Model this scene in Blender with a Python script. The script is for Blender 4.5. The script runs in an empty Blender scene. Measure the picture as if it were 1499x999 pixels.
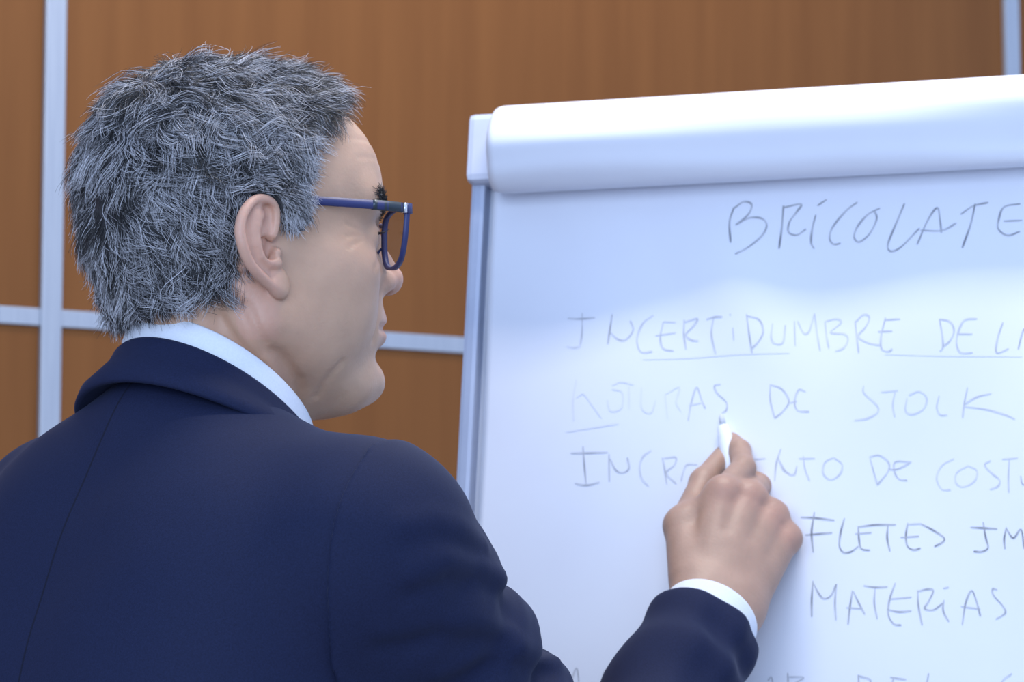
import bpy, math, random
import numpy as np
rng = np.random.default_rng(7); random.seed(7)
sc = bpy.context.scene
# ------------------------------------------------------------------ camera
F = 4730.0; W_, H_ = 1499, 999
CAM = np.array([0.0, 0.0, 1.30]); PITCH = math.radians(6.5)
RV = np.array([1.0, 0, 0]); UV = np.array([0, -math.sin(PITCH), math.cos(PITCH)]); FV = np.array([0, math.cos(PITCH), math.sin(PITCH)])
cam = bpy.data.cameras.new('camera'); camo = bpy.data.objects.new('camera', cam); sc.collection.objects.link(camo)
camo.location = CAM; camo.rotation_euler = (math.pi/2 + PITCH, 0, 0)
cam.sensor_width = 36.0; cam.lens = 36.0*F/W_; cam.clip_start = 0.05
cam.dof.use_dof = True; cam.dof.focus_distance = 2.17; cam.dof.aperture_fstop = 13.0
sc.camera = camo
# ------------------------------------------------------------------ world, lights, exposure
world = bpy.data.worlds.new('world'); sc.world = world; world.use_nodes = True
bg = world.node_tree.nodes['Background']; bg.inputs[0].default_value = (0.48, 0.645, 1.0, 1); bg.inputs[1].default_value = 0.80
def area(name, loc, target, sx, sy, power, col):
    l = bpy.data.lights.new(name, 'AREA'); l.shape = 'RECTANGLE'; l.size = sx; l.size_y = sy; l.energy = power; l.color = col
    o = bpy.data.objects.new(name, l); sc.collection.objects.link(o); o.location = loc
    d = np.array(target, float)-np.array(loc, float)
    from mathutils import Vector
    o.rotation_euler = Vector(d).to_track_quat('-Z', 'Y').to_euler()
    return o
lamp = area('ceiling_lamp', (0.22, 2.27, 2.76), (0.22, 2.27, 1.0), 0.60, 0.12, 10.5, (1.0, 0.93, 0.86)); lamp.rotation_euler = (0, 0, math.radians(-18))
wlamp = area('ceiling_lamp_wall', (0.0, 3.50, 2.85), (0.0, 3.50, 1.0), 1.6, 0.2, 9, (1.0, 0.90, 0.82)); wlamp.rotation_euler = (0, 0, math.radians(31))
area('window_light', (-0.7, -1.3, 2.1), (-0.1, 2.2, 1.5), 2.2, 1.6, 60, (0.60, 0.75, 1.0))
sc.view_settings.view_transform = 'Standard'; sc.view_settings.look = 'None'; sc.view_settings.gamma = 1.0
sc.view_settings.use_curve_mapping = False; sc.view_settings.exposure = 0.44

# ------------------------------------------------------------------ geometry helpers
def ray(px, py): return RV*(px-749.5)/F + UV*(499.5-py)/F + FV
def at(px, py, d): return CAM + ray(px, py)*d
def frame(yaw, pitch=0.0):
    a, b = math.radians(yaw), math.radians(pitch)
    x = np.array([math.cos(a)*math.cos(b), math.sin(a)*math.cos(b), math.sin(b)]); y = np.array([-math.sin(a), math.cos(a), 0.0])
    return np.array([x, y, np.cross(x, y)]).T
def on_plane(px, py, p0, n):
    r = ray(px, py); t = np.dot(p0-CAM, n)/np.dot(r, n); return CAM + r*t
def link(o, parent=None):
    sc.collection.objects.link(o)
    if parent is not None: o.parent = parent
    return o
def tag(o, label=None, cat=None, kind=None, group=None):
    if label: o['label'] = label
    if cat: o['category'] = cat
    if kind: o['kind'] = kind
    if group: o['group'] = group
    return o
def empty(name, loc=(0, 0, 0)):
    o = bpy.data.objects.new(name, None); o.location = loc; o.empty_display_size = 0.1; return link(o)
def mesh_np(name, V, Fc, mat, parent=None, smooth=True, cols=None, attrs=None):
    """V (n,3); Fc list of index arrays (quads or tris)"""
    me = bpy.data.meshes.new(name)
    V = np.ascontiguousarray(V, np.float32)
    arrs = [np.asarray(f, np.int32) for f in (Fc if isinstance(Fc, list) else [Fc]) if len(f)]
    me.vertices.add(len(V)); me.vertices.foreach_set('co', V.ravel())
    li = np.concatenate([a.ravel() for a in arrs]); tot = np.concatenate([np.full(len(a), a.shape[1], np.int32) for a in arrs])
    me.loops.add(len(li)); me.loops.foreach_set('vertex_index', li.astype(np.int32))
    me.polygons.add(len(tot)); st = np.concatenate([[0], np.cumsum(tot)[:-1]]).astype(np.int32)
    me.polygons.foreach_set('loop_start', st)
    me.update(calc_edges=True)
    if smooth: me.polygons.foreach_set('use_smooth', np.ones(len(tot), bool))
    if cols is not None:
        a = me.color_attributes.new('Col', 'FLOAT_COLOR', 'POINT')
        c = np.ones((len(V), 4), np.float32); c[:, :3] = cols; a.data.foreach_set('color', c.ravel())
    for k, v in (attrs or {}).items():
        a = me.attributes.new(k, 'FLOAT_VECTOR', 'POINT'); a.data.foreach_set('vector', np.ascontiguousarray(v, np.float32).ravel())
    me.validate()
    if mat is not None: me.materials.append(mat)
    return link(bpy.data.objects.new(name, me), parent)
def box_v(sx, sy, sz, bev=0.0):
    """a chamfered box centred on 0, as vertices and faces"""
    import bmesh
    bm = bmesh.new(); bmesh.ops.create_cube(bm, size=1.0)
    for v in bm.verts: v.co.x *= sx; v.co.y *= sy; v.co.z *= sz
    if bev > 0: bmesh.ops.bevel(bm, geom=list(bm.edges), offset=bev, segments=2, profile=0.6, affect='EDGES')
    return bm
def box(name, c, axes, size, mat, parent=None, bev=0.0):
    import bmesh
    bm = box_v(*size, bev); me = bpy.data.meshes.new(name); A = np.array(axes)
    for v in bm.verts:
        q = np.array(c)+A[0]*v.co.x+A[1]*v.co.y+A[2]*v.co.z; v.co = q
    if np.dot(np.cross(A[0], A[1]), A[2]) < 0: bmesh.ops.reverse_faces(bm, faces=list(bm.faces))
    bm.to_mesh(me); bm.free(); me.materials.append(mat)
    return link(bpy.data.objects.new(name, me), parent)
def tube(pts, rad, n=10, caps=True, flat=None):
    """tube along a polyline; rad scalar or list; flat=(axis vector, ratio) squashes the section"""
    P = np.array(pts, float); m = len(P); rad = np.broadcast_to(np.array(rad, float), (m,))
    T = np.gradient(P, axis=0); T /= np.linalg.norm(T, axis=1)[:, None]
    ref = np.array([0, 0, 1.0]) if abs(T[0][2]) < 0.9 else np.array([1.0, 0, 0])
    V = []; a = np.cross(T[0], ref); a /= np.linalg.norm(a)
    for i in range(m):
        a = a-T[i]*np.dot(a, T[i]); a /= np.linalg.norm(a); b = np.cross(T[i], a)
        for k in range(n):
            th = 2*math.pi*k/n; V.append(P[i]+rad[i]*(math.cos(th)*a+math.sin(th)*b))
    Q = [[i*n+k, i*n+(k+1) % n, (i+1)*n+(k+1) % n, (i+1)*n+k] for i in range(m-1) for k in range(n)]
    Tn = []
    if caps:
        V.append(P[0]); V.append(P[-1]); c0, c1 = len(V)-2, len(V)-1
        for k in range(n):
            Tn.append([c0, (k+1) % n, k]); Tn.append([c1, (m-1)*n+k, (m-1)*n+(k+1) % n])
    return np.array(V), [np.array(Q), np.array(Tn)] if caps else [np.array(Q)]
def catmull(pts, sub=6):
    P = np.array(pts, float)
    if len(P) < 3: 
        return np.array([P[0]+(P[-1]-P[0])*t for t in np.linspace(0, 1, 4)])
    E = np.vstack([2*P[0]-P[1], P, 2*P[-1]-P[-2]]); out = []
    for i in range(1, len(E)-2):
        p0, p1, p2, p3 = E[i-1], E[i], E[i+1], E[i+2]
        for k in range(sub):
            t = k/sub; out.append(0.5*((2*p1)+(-p0+p2)*t+(2*p0-5*p1+4*p2-p3)*t*t+(-p0+3*p1-3*p2+p3)*t**3))
    out.append(P[-1]); return np.array(out)
# ---- distance fields
f4 = np.float32
def ell(P, c, r):
    q = P-np.array(c, f4); r = np.array(r, f4)
    k0 = np.sqrt(((q/r)**2).sum(1)); k1 = np.sqrt(((q/(r*r))**2).sum(1))
    return k0*(k0-1)/np.maximum(k1, 1e-6)
def cap(P, a, b, ra, rb=None):
    rb = ra if rb is None else rb; a = np.array(a, f4); ab = np.array(b, f4)-a
    q = P-a; t = np.clip(q@ab/max(float(ab@ab), 1e-12), 0, 1)
    return np.sqrt(((q-t[:, None]*ab)**2).sum(1))-(ra+(rb-ra)*t)
def chain(P, pts, rads, k=0.004):
    d = None
    for i in range(len(pts)-1):
        e = cap(P, pts[i], pts[i+1], rads[i], rads[i+1]); d = e if d is None else smin(d, e, k)
    return d
def smin(a, b, k):
    h = np.maximum(k-np.abs(a-b), 0)/k; return np.minimum(a, b)-h*h*k*0.25
def smax(a, b, k): return -smin(-a, -b, k)
def groove(P, pts, w, A):
    d = None
    for i in range(len(pts)-1):
        e = cap(P, pts[i], pts[i+1], 0.0); d = e if d is None else np.minimum(d, e)
    return A*np.exp(-(d/w)**2)
def sdf_mesh(fn, lo, hi, h, B=10):
    lo = np.array(lo, float); nb = np.maximum(1, np.ceil((np.array(hi)-lo)/(h*B)).astype(int)); n = nb*B+1
    ci = np.stack(np.meshgrid(*[np.arange(k) for k in nb], indexing='ij'), -1).reshape(-1, 3)
    cen = (lo+(ci+0.5)*B*h).astype(f4); dc = fn(cen)
    vol = np.ones(tuple(n), f4)
    sgn = np.where(dc < 0, -1.0, 1.0).astype(f4).reshape(tuple(nb))
    vol[:-1, :-1, :-1] = np.repeat(np.repeat(np.repeat(sgn, B, 0), B, 1), B, 2)
    act = ci[np.abs(dc) < B*h*0.867*1.35+0.004]
    off = np.stack(np.meshgrid(*[np.arange(B+1)]*3, indexing='ij'), -1).reshape(-1, 3)
    for s in range(0, len(act), 200):
        I = (act[s:s+200, None, :]*B+off[None]).reshape(-1, 3)
        vol[I[:, 0], I[:, 1], I[:, 2]] = fn((lo+I*h).astype(f4))
    ins = vol < 0
    cnt = np.zeros(tuple(n-1), np.int8); cs = [(i, j, k) for i in (0, 1) for j in (0, 1) for k in (0, 1)]
    sl = lambda o, m: slice(o, m-1+o)
    for (i, j, k) in cs: cnt += ins[sl(i, n[0]), sl(j, n[1]), sl(k, n[2])]
    cells = np.argwhere((cnt > 0) & (cnt < 8)); idx = np.full(tuple(n-1), -1, np.int32)
    idx[cells[:, 0], cells[:, 1], cells[:, 2]] = np.arange(len(cells))
    cv = np.stack([vol[cells[:, 0]+i, cells[:, 1]+j, cells[:, 2]+k] for (i, j, k) in cs], 1)
    acc = np.zeros((len(cells), 3)); num = np.zeros(len(cells)); C = np.array(cs, float)
    for a in range(8):
        for b in range(a+1, 8):
            if abs(C[a]-C[b]).sum() != 1: continue
            m = (cv[:, a] < 0) != (cv[:, b] < 0); t = np.where(m, cv[:, a]/np.where(m, cv[:, a]-cv[:, b], 1), 0)
            acc += m[:, None]*(C[a]+t[:, None]*(C[b]-C[a])); num += m
    V = lo+(cells+acc/num[:, None])*h
    quads = []
    for ax in range(3):
        s0 = [slice(1, -1)]*3; s1 = [slice(1, -1)]*3; s0[ax] = slice(0, -1); s1[ax] = slice(1, None)
        A, Bv = ins[tuple(s0)], ins[tuple(s1)]
        e = np.argwhere(A != Bv)
        if not len(e): continue
        flip = A[e[:, 0], e[:, 1], e[:, 2]]
        p = e.copy()
        for k in range(3):
            if k != ax: p[:, k] += 1
        u, v = [(1, 2), (2, 0), (0, 1)][ax]
        def cell(du, dv):
            q = p.copy(); q[:, u] += du; q[:, v] += dv; return idx[q[:, 0], q[:, 1], q[:, 2]]
        q = np.stack([cell(-1, -1), cell(0, -1), cell(0, 0), cell(-1, 0)], 1)
        q[~flip] = q[~flip][:, ::-1]; quads.append(q)
    Q = np.concatenate(quads); Q = Q[(Q >= 0).all(1)]
    g, d0 = grad(fn, V); V = V-np.clip(d0, -h, h)[:, None]*g
    return V, Q
def grad(fn, V, e=4e-4):
    V = np.asarray(V, f4); d0 = fn(V)
    g = np.stack([fn(V+np.eye(3, dtype=f4)[i]*f4(e))-fn(V-np.eye(3, dtype=f4)[i]*f4(e)) for i in range(3)], 1)
    return g/np.maximum(np.linalg.norm(g, axis=1), 1e-9)[:, None], d0

# ------------------------------------------------------------------ materials
def mat(name, col, rough=0.5, metal=0.0, **kw):
    m = bpy.data.materials.new(name); m.use_nodes = True; b = m.node_tree.nodes['Principled BSDF']
    b.inputs['Base Color'].default_value = (*col, 1); b.inputs['Roughness'].default_value = rough; b.inputs['Metallic'].default_value = metal
    for k, v in kw.items(): b.inputs[k.replace('_', ' ')].default_value = v
    return m
def nodes(m): return m.node_tree.nodes, m.node_tree.links, m.node_tree.nodes['Principled BSDF']
def add_noise(m, scale=(1, 1, 1), nscale=5.0, detail=6.0, c1=None, c2=None, bump=0.0, bdist=0.001, stops=(0.3, 0.7), rough=0.6, attr=None):
    N, L, b = nodes(m); tc = N.new('ShaderNodeTexCoord'); mp = N.new('ShaderNodeMapping'); mp.inputs['Scale'].default_value = scale
    L.new(tc.outputs['Object'], mp.inputs['Vector']); nz = N.new('ShaderNodeTexNoise'); nz.inputs['Scale'].default_value = nscale; nz.inputs['Detail'].default_value = detail; nz.inputs['Roughness'].default_value = rough
    L.new(mp.outputs[0], nz.inputs['Vector'])
    if c1 is not None:
        r = N.new('ShaderNodeValToRGB'); r.color_ramp.elements[0].position, r.color_ramp.elements[1].position = stops
        r.color_ramp.elements[0].color = (*c1, 1); r.color_ramp.elements[1].color = (*c2, 1)
        L.new(nz.outputs[0], r.inputs[0]); L.new(r.outputs[0], b.inputs['Base Color'])
    if bump > 0:
        bp = N.new('ShaderNodeBump'); bp.inputs['Strength'].default_value = bump; bp.inputs['Distance'].default_value = bdist
        L.new(nz.outputs[0], bp.inputs['Height']); L.new(bp.outputs[0], b.inputs['Normal'])
    return nz
M_wood = mat('wood_veneer', (0.30, 0.13, 0.05), 0.5, Specular_IOR_Level=0.22); add_noise(M_wood, (9, 9, 0.5), 3.0, 6, (0.182, 0.067, 0.0165), (0.234, 0.091, 0.024), 0.04, 0.001, (0.25, 0.75))
M_wallback = mat('wall_backing', (0.10, 0.06, 0.03), 0.8); add_noise(M_wallback, nscale=20, c1=(0.08, 0.05, 0.03), c2=(0.12, 0.07, 0.04))
M_alu = mat('brushed_aluminium', (0.62, 0.66, 0.74), 0.42, 0.55); add_noise(M_alu, (40, 40, 1), 8, 4, (0.42, 0.46, 0.53), (0.50, 0.54, 0.60))
M_floor = mat('carpet', (0.20, 0.20, 0.22), 0.95); add_noise(M_floor, nscale=60, c1=(0.42, 0.39, 0.35), c2=(0.50, 0.47, 0.43), bump=0.3)
M_paper = mat('paper', (0.74, 0.76, 0.84), 0.75); add_noise(M_paper, nscale=9, detail=3, c1=(0.73, 0.75, 0.83), c2=(0.75, 0.775, 0.85), bump=0.02, bdist=0.002)
M_plastic = mat('light_grey_plastic', (0.60, 0.63, 0.74), 0.45); add_noise(M_plastic, nscale=30, c1=(0.58, 0.61, 0.72), c2=(0.62, 0.65, 0.76))
M_frame = mat('grey_steel_frame', (0.42, 0.47, 0.60), 0.4, 0.2); add_noise(M_frame, nscale=30, c1=(0.40, 0.45, 0.58), c2=(0.44, 0.49, 0.62))
M_board = mat('white_board_face', (0.72, 0.75, 0.82), 0.3); add_noise(M_board, nscale=10, c1=(0.71, 0.74, 0.81), c2=(0.73, 0.76, 0.83))

# ------------------------------------------------------------------ room: panelled wall and floor
WY = 31.0; wr = np.array([math.cos(math.radians(WY)), math.sin(math.radians(WY)), 0]); wn = np.array([wr[1], -wr[0], 0]); UPZ = np.array([0, 0, 1.0])
W0 = at(78, 300, 3.75)
def wall_uv(px, py):
    p = on_plane(px, py, W0, wn)-W0; return float(p@wr), float(p[2]+W0[2])
uA = wall_uv(79, 250)[0]; uB = wall_uv(1482, 50)[0]; zB = wall_uv(30, 462)[1]; PW = uB-uA; W0 = W0-wn*0.017   # traced on the strips' faces
wl = box('wall_back', W0*[1, 1, 0]+wr*(uA+0.5*PW)-wn*0.03+UPZ*1.6, (wr, wn, UPZ), (PW*4.2, 0.04, 3.2), M_wallback); tag(wl, 'wall clad in brown wood veneer panels with pale metal strips', 'wall', 'structure')
ts = 0.0255; rows = [(0.0, zB-1.20), (zB-1.20, zB), (zB, zB+1.20), (zB+1.20, 3.2)]
for i in range(-2, 3):
    ua, ub = uA+i*PW, uA+(i+1)*PW
    for (za, zb) in rows:
        if zb-za < 0.05: continue
        a, b, c, d = ua+ts/2, ub-ts/2, za+0.010, zb-0.010
        box('wood_panel', W0*[1, 1, 0]+wr*(a+b)/2+wn*0.0+UPZ*(c+d)/2, (wr, wn, UPZ), (b-a, 0.022, d-c), M_wood, wl, 0.0015)
        if za > 0: box('metal_strip', W0*[1, 1, 0]+wr*(a+b)/2+wn*0.004+UPZ*za, (wr, wn, UPZ), (b-a, 0.022, 0.020), M_alu, wl, 0.001)
    box('metal_strip', W0*[1, 1, 0]+wr*ua+wn*0.006+UPZ*1.6, (wr, wn, UPZ), (ts, 0.024, 3.2), M_alu, wl, 0.0015)
fl = box('floor', (0.4, 2.2, -0.025), ((1, 0, 0), (0, 1, 0), (0, 0, 1)), (9, 9, 0.05), M_floor); tag(fl, 'pale beige carpet floor', 'floor', 'structure')

# ------------------------------------------------------------------ flip chart easel and its pad
CG, CB = math.radians(18), math.radians(8.8)
cr = np.array([math.cos(CG), -math.sin(CG), 0]); nh = np.array([-math.sin(CG), -math.cos(CG), 0])
cu = math.cos(CB)*UPZ-math.sin(CB)*nh; cn = math.cos(CB)*nh+math.sin(CB)*UPZ
CO = at(724, 284, 2.72)                      # left end of the pad under the header roll, on the sheet
def chart_uv(px, py):
    p = on_plane(px, py, CO, cn)-CO; return float(p@cr), float(p@cu)
def CP(u, v, n): return CO+cr*u+cu*v+cn*n
PADW, PADH = 0.66, 0.93
def bulge(u, v):
    """how far the loose sheet stands off the pad"""
    u = np.asarray(u, float); v = np.asarray(v, float); s = np.clip(-v/0.06, 0, 1)
    b = 0.0060*np.exp(-(((u-0.215)+0.35*(v+0.085))/0.040)**2)*np.exp(-((v+0.10)/0.075)**2)
    b += 0.0045*np.exp(-((u-0.36)/0.16)**2)*np.exp(-((v+0.12)/0.10)**2)
    b += 0.0035*np.sin(u*17+v*6)*np.exp(-((v+0.28)/0.16)**2)+0.0018*np.sin(u*31-v*19+1.0)*np.exp(-((v+0.2)/0.2)**2)
    return 0.0075+s*b
ez = empty('flipchart_easel', (CO[0], CO[1], 0)); tag(ez, 'grey metal flip chart easel carrying the written paper pad', 'easel')
EB = np.array(ez.location)
def epart(o): o.parent = ez; o.location = -EB; return o
u_l = chart_uv(704, 400)[0]
epart(box('board', CP(PADW/2-0.005, -0.44, -0.014), (cr, cu, cn), (PADW+0.035, 1.0, 0.012), M_board, None, 0.002))
epart(box('side_rail', CP(-0.0125, -0.455, -0.008), (cr, cu, cn), (0.013, 0.98, 0.030), M_frame, None, 0.004))
epart(box('side_rail', CP(PADW+0.0125, -0.455, -0.008), (cr, cu, cn), (0.013, 0.98, 0.030), M_frame, None, 0.004))
for uu in (-0.0075, PADW+0.0075):
    epart(box('corner_cap', CP(uu, 0.036, -0.006), (cr, cu, cn), (0.026, 0.060, 0.052), M_plastic, None, 0.006))
epart(box('pen_tray', CP(PADW/2, -0.955, 0.02), (cr, cu, cn), (PADW+0.03, 0.015, 0.07), M_frame, None, 0.004))
for (u0, s) in ((0.06, -1), (PADW-0.06, 1)):
    a = CP(u0, -0.05, -0.03); b = CP(u0+0.10*s, 0, 0); b = np.array([b[0], b[1], 0.0])+nh*0.10; v, f = tube([a, b], 0.013, 12)
    epart(mesh_np('leg', v, f, M_frame))
a = CP(PADW/2, -0.05, -0.03); b = a-nh*0.55; b[2] = 0; v, f = tube([a, b], 0.013, 12); epart(mesh_np('leg', v, f, M_frame))

pad = empty('paper_pad', CP(0, -PADH, 0)); tag(pad, 'large white paper pad with handwritten Spanish words, clamped to the easel', 'paper pad')
PB = np.array(pad.location)
def ppart(o): o.parent = pad; o.location = -PB; return o
ppart(box('page_block', CP(PADW/2, -PADH/2+0.03, -0.004), (cr, cu, cn), (PADW, PADH+0.06, 0.009), M_paper, None, 0.001))
# the written sheet, a curved surface with a little thickness
nu, nv = 130, 170
U, Vv = np.meshgrid(np.linspace(0.002, PADW-0.002, nu), np.linspace(0.02, -PADH+0.004, nv), indexing='ij')
NN = bulge(U, Vv); top = CO+U[..., None]*cr+Vv[..., None]*cu+NN[..., None]*cn
i, j = np.meshgrid(np.arange(nu-1), np.arange(nv-1), indexing='ij'); q = np.stack([i*nv+j, i*nv+j+1, (i+1)*nv+j+1, (i+1)*nv+j], -1).reshape(-1, 4)
sheet = mesh_np('sheet', top.reshape(-1, 3), q, M_paper); sm = sheet.modifiers.new('thickness', 'SOLIDIFY'); sm.thickness = 0.0003; sm.offset = -1; ppart(sheet)
# turned-over sheets rolled over the top clamp
def roll_prof(u):
    """section (v, n) of the rolled header at position u"""
    wob = 0.004*math.sin(u*9.0+0.6)+0.002*math.sin(u*23)
    e = min(1.0, max(0.0, u+0.004)/0.012); e = math.sqrt(1-(1-e)**2)
    pts = [(0.012, -0.022), (0.050, -0.020), (0.0690, -0.009), (0.0735, 0.006), (0.0710, 0.022), (0.062, 0.0350), (0.046, 0.0430), (0.031, 0.0440+wob*.6), (0.017+0.3*wob, 0.0395+wob*0.8), (0.005+0.3*wob, 0.035+wob*0.6), (-0.0005, 0.026), (0.0035, 0.012), (0.008, 0.004)]
    P = catmull([(0.0680-(0.0735-v_)*1.065, n_*(1.55 if n_ > 0 else 1)) for v_, n_ in pts], 4); c = np.array([0.037, 0.008])
    return c+(P-c)*np.array([0.86+0.14*e, 0.55+0.45*e])
us = np.concatenate([np.linspace(0.008, 0.022, 9), np.linspace(0.03, PADW-0.02, 60), np.linspace(PADW-0.012, PADW+0.002, 8)])
V = []; 
for u in us:
    pr = roll_prof(u-0.012 if u < PADW/2 else PADW-u-0.0 if u > PADW-0.02 else u)
    for (v_, n_) in pr: V.append(CP(u, v_, n_))
npf = len(pr); q = [[a*npf+b, (a+1)*npf+b, (a+1)*npf+(b+1) % npf, a*npf+(b+1) % npf] for a in range(len(us)-1) for b in range(npf)]
V = np.array(V); c0, c1 = len(V), len(V)+1; V = np.vstack([V, V[:npf].mean(0), V[-npf:].mean(0)])
tr = [[c0, b, (b+1) % npf] for b in range(npf)]+[[c1, (len(us)-1)*npf+(b+1) % npf, (len(us)-1)*npf+b] for b in range(npf)]
ppart(mesh_np('paper_roll', V, [np.array(q), np.array(tr)], M_paper))

# handwriting: strokes traced in photograph pixels, laid on the sheet where they stand
M_ink = mat('marker_ink', (0.2, 0.2, 0.25), 0.6); N, L, b = nodes(M_ink); an = N.new('ShaderNodeAttribute'); an.attribute_name = 'Col'; L.new(an.outputs['Color'], b.inputs['Base Color'])
INK = np.array([0.045, 0.05, 0.065]); PAP = np.array([0.73, 0.75, 0.83])
def writing(ox, oy, s, strokes, hw=1.5):
    """one object per written word: strokes closer than a word gap belong together"""
    S = sorted([(st[0], np.array(st[1:], float)/s+[ox, oy]) for st in strokes], key=lambda t: t[1][:, 0].min()); words = []; end = -1e9
    for st in S:
        if st[1][:, 0].min() > end+17: words.append([])
        words[-1].append(st); end = max(end, st[1][:, 0].max())
    for wd in words:
        V, Q, Cc = [], [], []
        for dark, pts in wd:
            P = catmull(pts, 6); m = len(P)
            tg = np.gradient(P, axis=0); tg /= np.maximum(np.linalg.norm(tg, axis=1), 1e-6)[:, None]; nr = np.stack([-tg[:, 1], tg[:, 0]], 1)
            base = len(V)
            for k in range(m):
                dk = dark*(0.80+0.20*math.sin(k*0.7+ox)); ww = hw*(0.85+0.15*math.sin(k*0.45+oy))*(0.7 if k in (0, m-1) else 1)
                for sg in (-1, 1):
                    u, v = chart_uv(*(P[k]+sg*nr[k]*ww)); V.append(CP(u, v, float(bulge(u, v))+0.00025)); Cc.append(PAP*(1-dk)+INK*dk)
                if k: Q.append([base+2*k-2, base+2*k-1, base+2*k+1, base+2*k])
        ppart(mesh_np('written_word', np.array(V), np.array(Q), M_ink, cols=np.array(Cc)))
D = 0.80
writing(1050, 280, 1499/449, [
  (D, (95, 95), (75, 170), (85, 275)), (D*.8, (95, 100), (140, 68), (180, 80), (165, 130), (105, 185)), (D*.8, (105, 185), (170, 148), (230, 150), (255, 185), (230, 240), (165, 300), (108, 332)),
  (D, (335, 85), (328, 190), (316, 300)), (D*.85, (335, 95), (420, 78), (400, 115), (365, 165), (360, 215), (400, 230), (445, 200)),
  (D*.9, (492, 130), (475, 200), (470, 265), (485, 297)), (D*.9, (500, 85), (545, 55)),
  (D*.8, (695, 68), (640, 110), (575, 190), (560, 245), (580, 275), (615, 270)), (D*.8, (805, 98), (745, 130), (695, 190), (680, 240), (705, 265), (755, 225), (790, 150), (775, 108)),
  (D*.9, (925, 75), (895, 150), (850, 265), (850, 305), (875, 312), (920, 285), (1000, 200)), (D*.9, (990, 282), (1040, 160), (1085, 98), (1100, 160), (1108, 225)), (D*.7, (1005, 210), (1110, 212), (1180, 175)),
  (D*.8, (1200, 132), (1260, 90), (1335, 72)), (D, (1270, 78), (1250, 180), (1210, 300)), (D*.9, (1490, 78), (1410, 95), (1385, 160), (1385, 205), (1430, 235), (1490, 215)), (D*.8, (1410, 165), (1500, 160))], 1.45)
d = 0.40
writing(820, 450, 1499/340, [
  (d*1.2, (65, 88), (150, 92), (245, 86)), (d, (160, 55), (160, 180), (150, 260)), (d*.4, (60, 268), (110, 278), (155, 265)),
  (d*1.5, (357, 65), (345, 150), (330, 260)), (d, (340, 180), (400, 230), (450, 230), (495, 170), (475, 110)),
  (d*.8, (625, 75), (555, 130), (520, 230), (545, 310), (620, 310)), (d*.9, (690, 118), (770, 122)), (d, (690, 120), (670, 220), (690, 290), (755, 305)), (d*1.1, (640, 208), (770, 188)),
  (d*1.1, (825, 105), (822, 200), (835, 295)), (d, (830, 120), (910, 100), (880, 150), (835, 200), (870, 235), (915, 240)),
  (d*1.2, (970, 105), (1020, 92), (1075, 90)), (d, (1015, 100), (1000, 200), (1025, 325)), (d*1.1, (1140, 160), (1145, 240)), (d*.9, (1120, 75), (1130, 80)),
  (d*1.3, (1230, 75), (1245, 200), (1262, 325)), (d*1.1, (1235, 85), (1310, 110), (1335, 180), (1310, 240), (1262, 290)), (d*.7, (1395, 130), (1385, 220), (1410, 260), (1460, 250), (1475, 140)), (d*.12, (560, 360), (800, 352), (1100, 330), (1499, 318))], 1.35)
writing(1150, 450, 1499/349, [
  (d*.8, (75, 110), (80, 265)), (d*.7, (95, 110), (130, 180), (165, 175), (200, 60)), (d*.7, (200, 60), (215, 180), (235, 295)),
  (d*.7, (265, 110), (275, 200), (290, 280)), (d*.6, (270, 110), (340, 95), (365, 120), (300, 180), (390, 190), (410, 230), (380, 280), (330, 298)),
  (d*.9, (455, 110), (465, 200), (478, 310)), (d*.8, (455, 120), (510, 70), (545, 90), (520, 150), (475, 205), (530, 245), (610, 262)),
  (d, (640, 105), (740, 100)), (d, (648, 90), (620, 200), (620, 280), (660, 302), (690, 285)), (d, (600, 178), (690, 175)),
  (d*1.1, (985, 100), (1000, 190), (1005, 270), (985, 298)), (d, (985, 100), (1050, 115), (1075, 170), (1050, 230), (1005, 270)), (d*.9, (1220, 95), (1140, 105), (1100, 180), (1090, 250), (1115, 305), (1190, 305)), (d*.9, (1095, 190), (1190, 190)),
  (d*1.1, (1380, 115), (1345, 220), (1340, 305), (1415, 280)), (d*1.4, (1475, 285), (1499, 190), (1520, 150)), (d*.09, (640, 318), (900, 322), (1300, 325), (1499, 330))], 1.35)
f_ = 0.09
writing(820, 550, 1499/340, [
  (f_, (125, 45), (105, 180), (110, 310)), (f_, (130, 160), (175, 140), (230, 210), (290, 295)), (f_, (330, 180), (350, 250), (420, 230), (425, 130), (360, 110)), (f_, (360, 85), (420, 65), (500, 80)), (f_, (470, 90), (470, 240)),
  (f_, (550, 100), (550, 230), (610, 260), (640, 180)), (f_, (700, 140), (715, 300)), (f_, (705, 140), (790, 95), (770, 190), (800, 250)),
  (d*.9, (845, 310), (865, 200), (900, 95), (930, 170), (955, 230)), (d*.6, (850, 210), (930, 195)), (d*1.05, (1055, 75), (1015, 85), (1030, 130), (1090, 190), (1090, 240), (1060, 260)), (d*.2, (60, 382), (250, 355), (400, 330))], 1.3)
writing(1110, 550, 1499/389, [
  (d*1.1, (85, 70), (85, 160), (110, 258)), (d*1.1, (85, 70), (150, 95), (190, 160), (160, 215), (110, 258)), (d, (285, 110), (245, 100), (222, 165), (240, 215), (305, 222)), (d, (195, 172), (235, 165)),
  (d*.7, (610, 75), (610, 115), (680, 180), (685, 220), (630, 255), (555, 268)), (d*.7, (705, 110), (800, 100)), (d*.7, (785, 100), (770, 180), (780, 245)), (d*.65, (850, 140), (840, 210), (880, 230), (940, 200), (960, 140), (920, 105), (860, 125)),
  (d*.8, (1030, 125), (1015, 190), (1035, 232), (1075, 232)), (d*1.1, (1190, 80), (1170, 170), (1160, 250)), (d, (1325, 115), (1240, 135), (1170, 175)), (d*.9, (1165, 185), (1300, 205), (1400, 235), (1460, 262))], 1.3)
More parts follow.
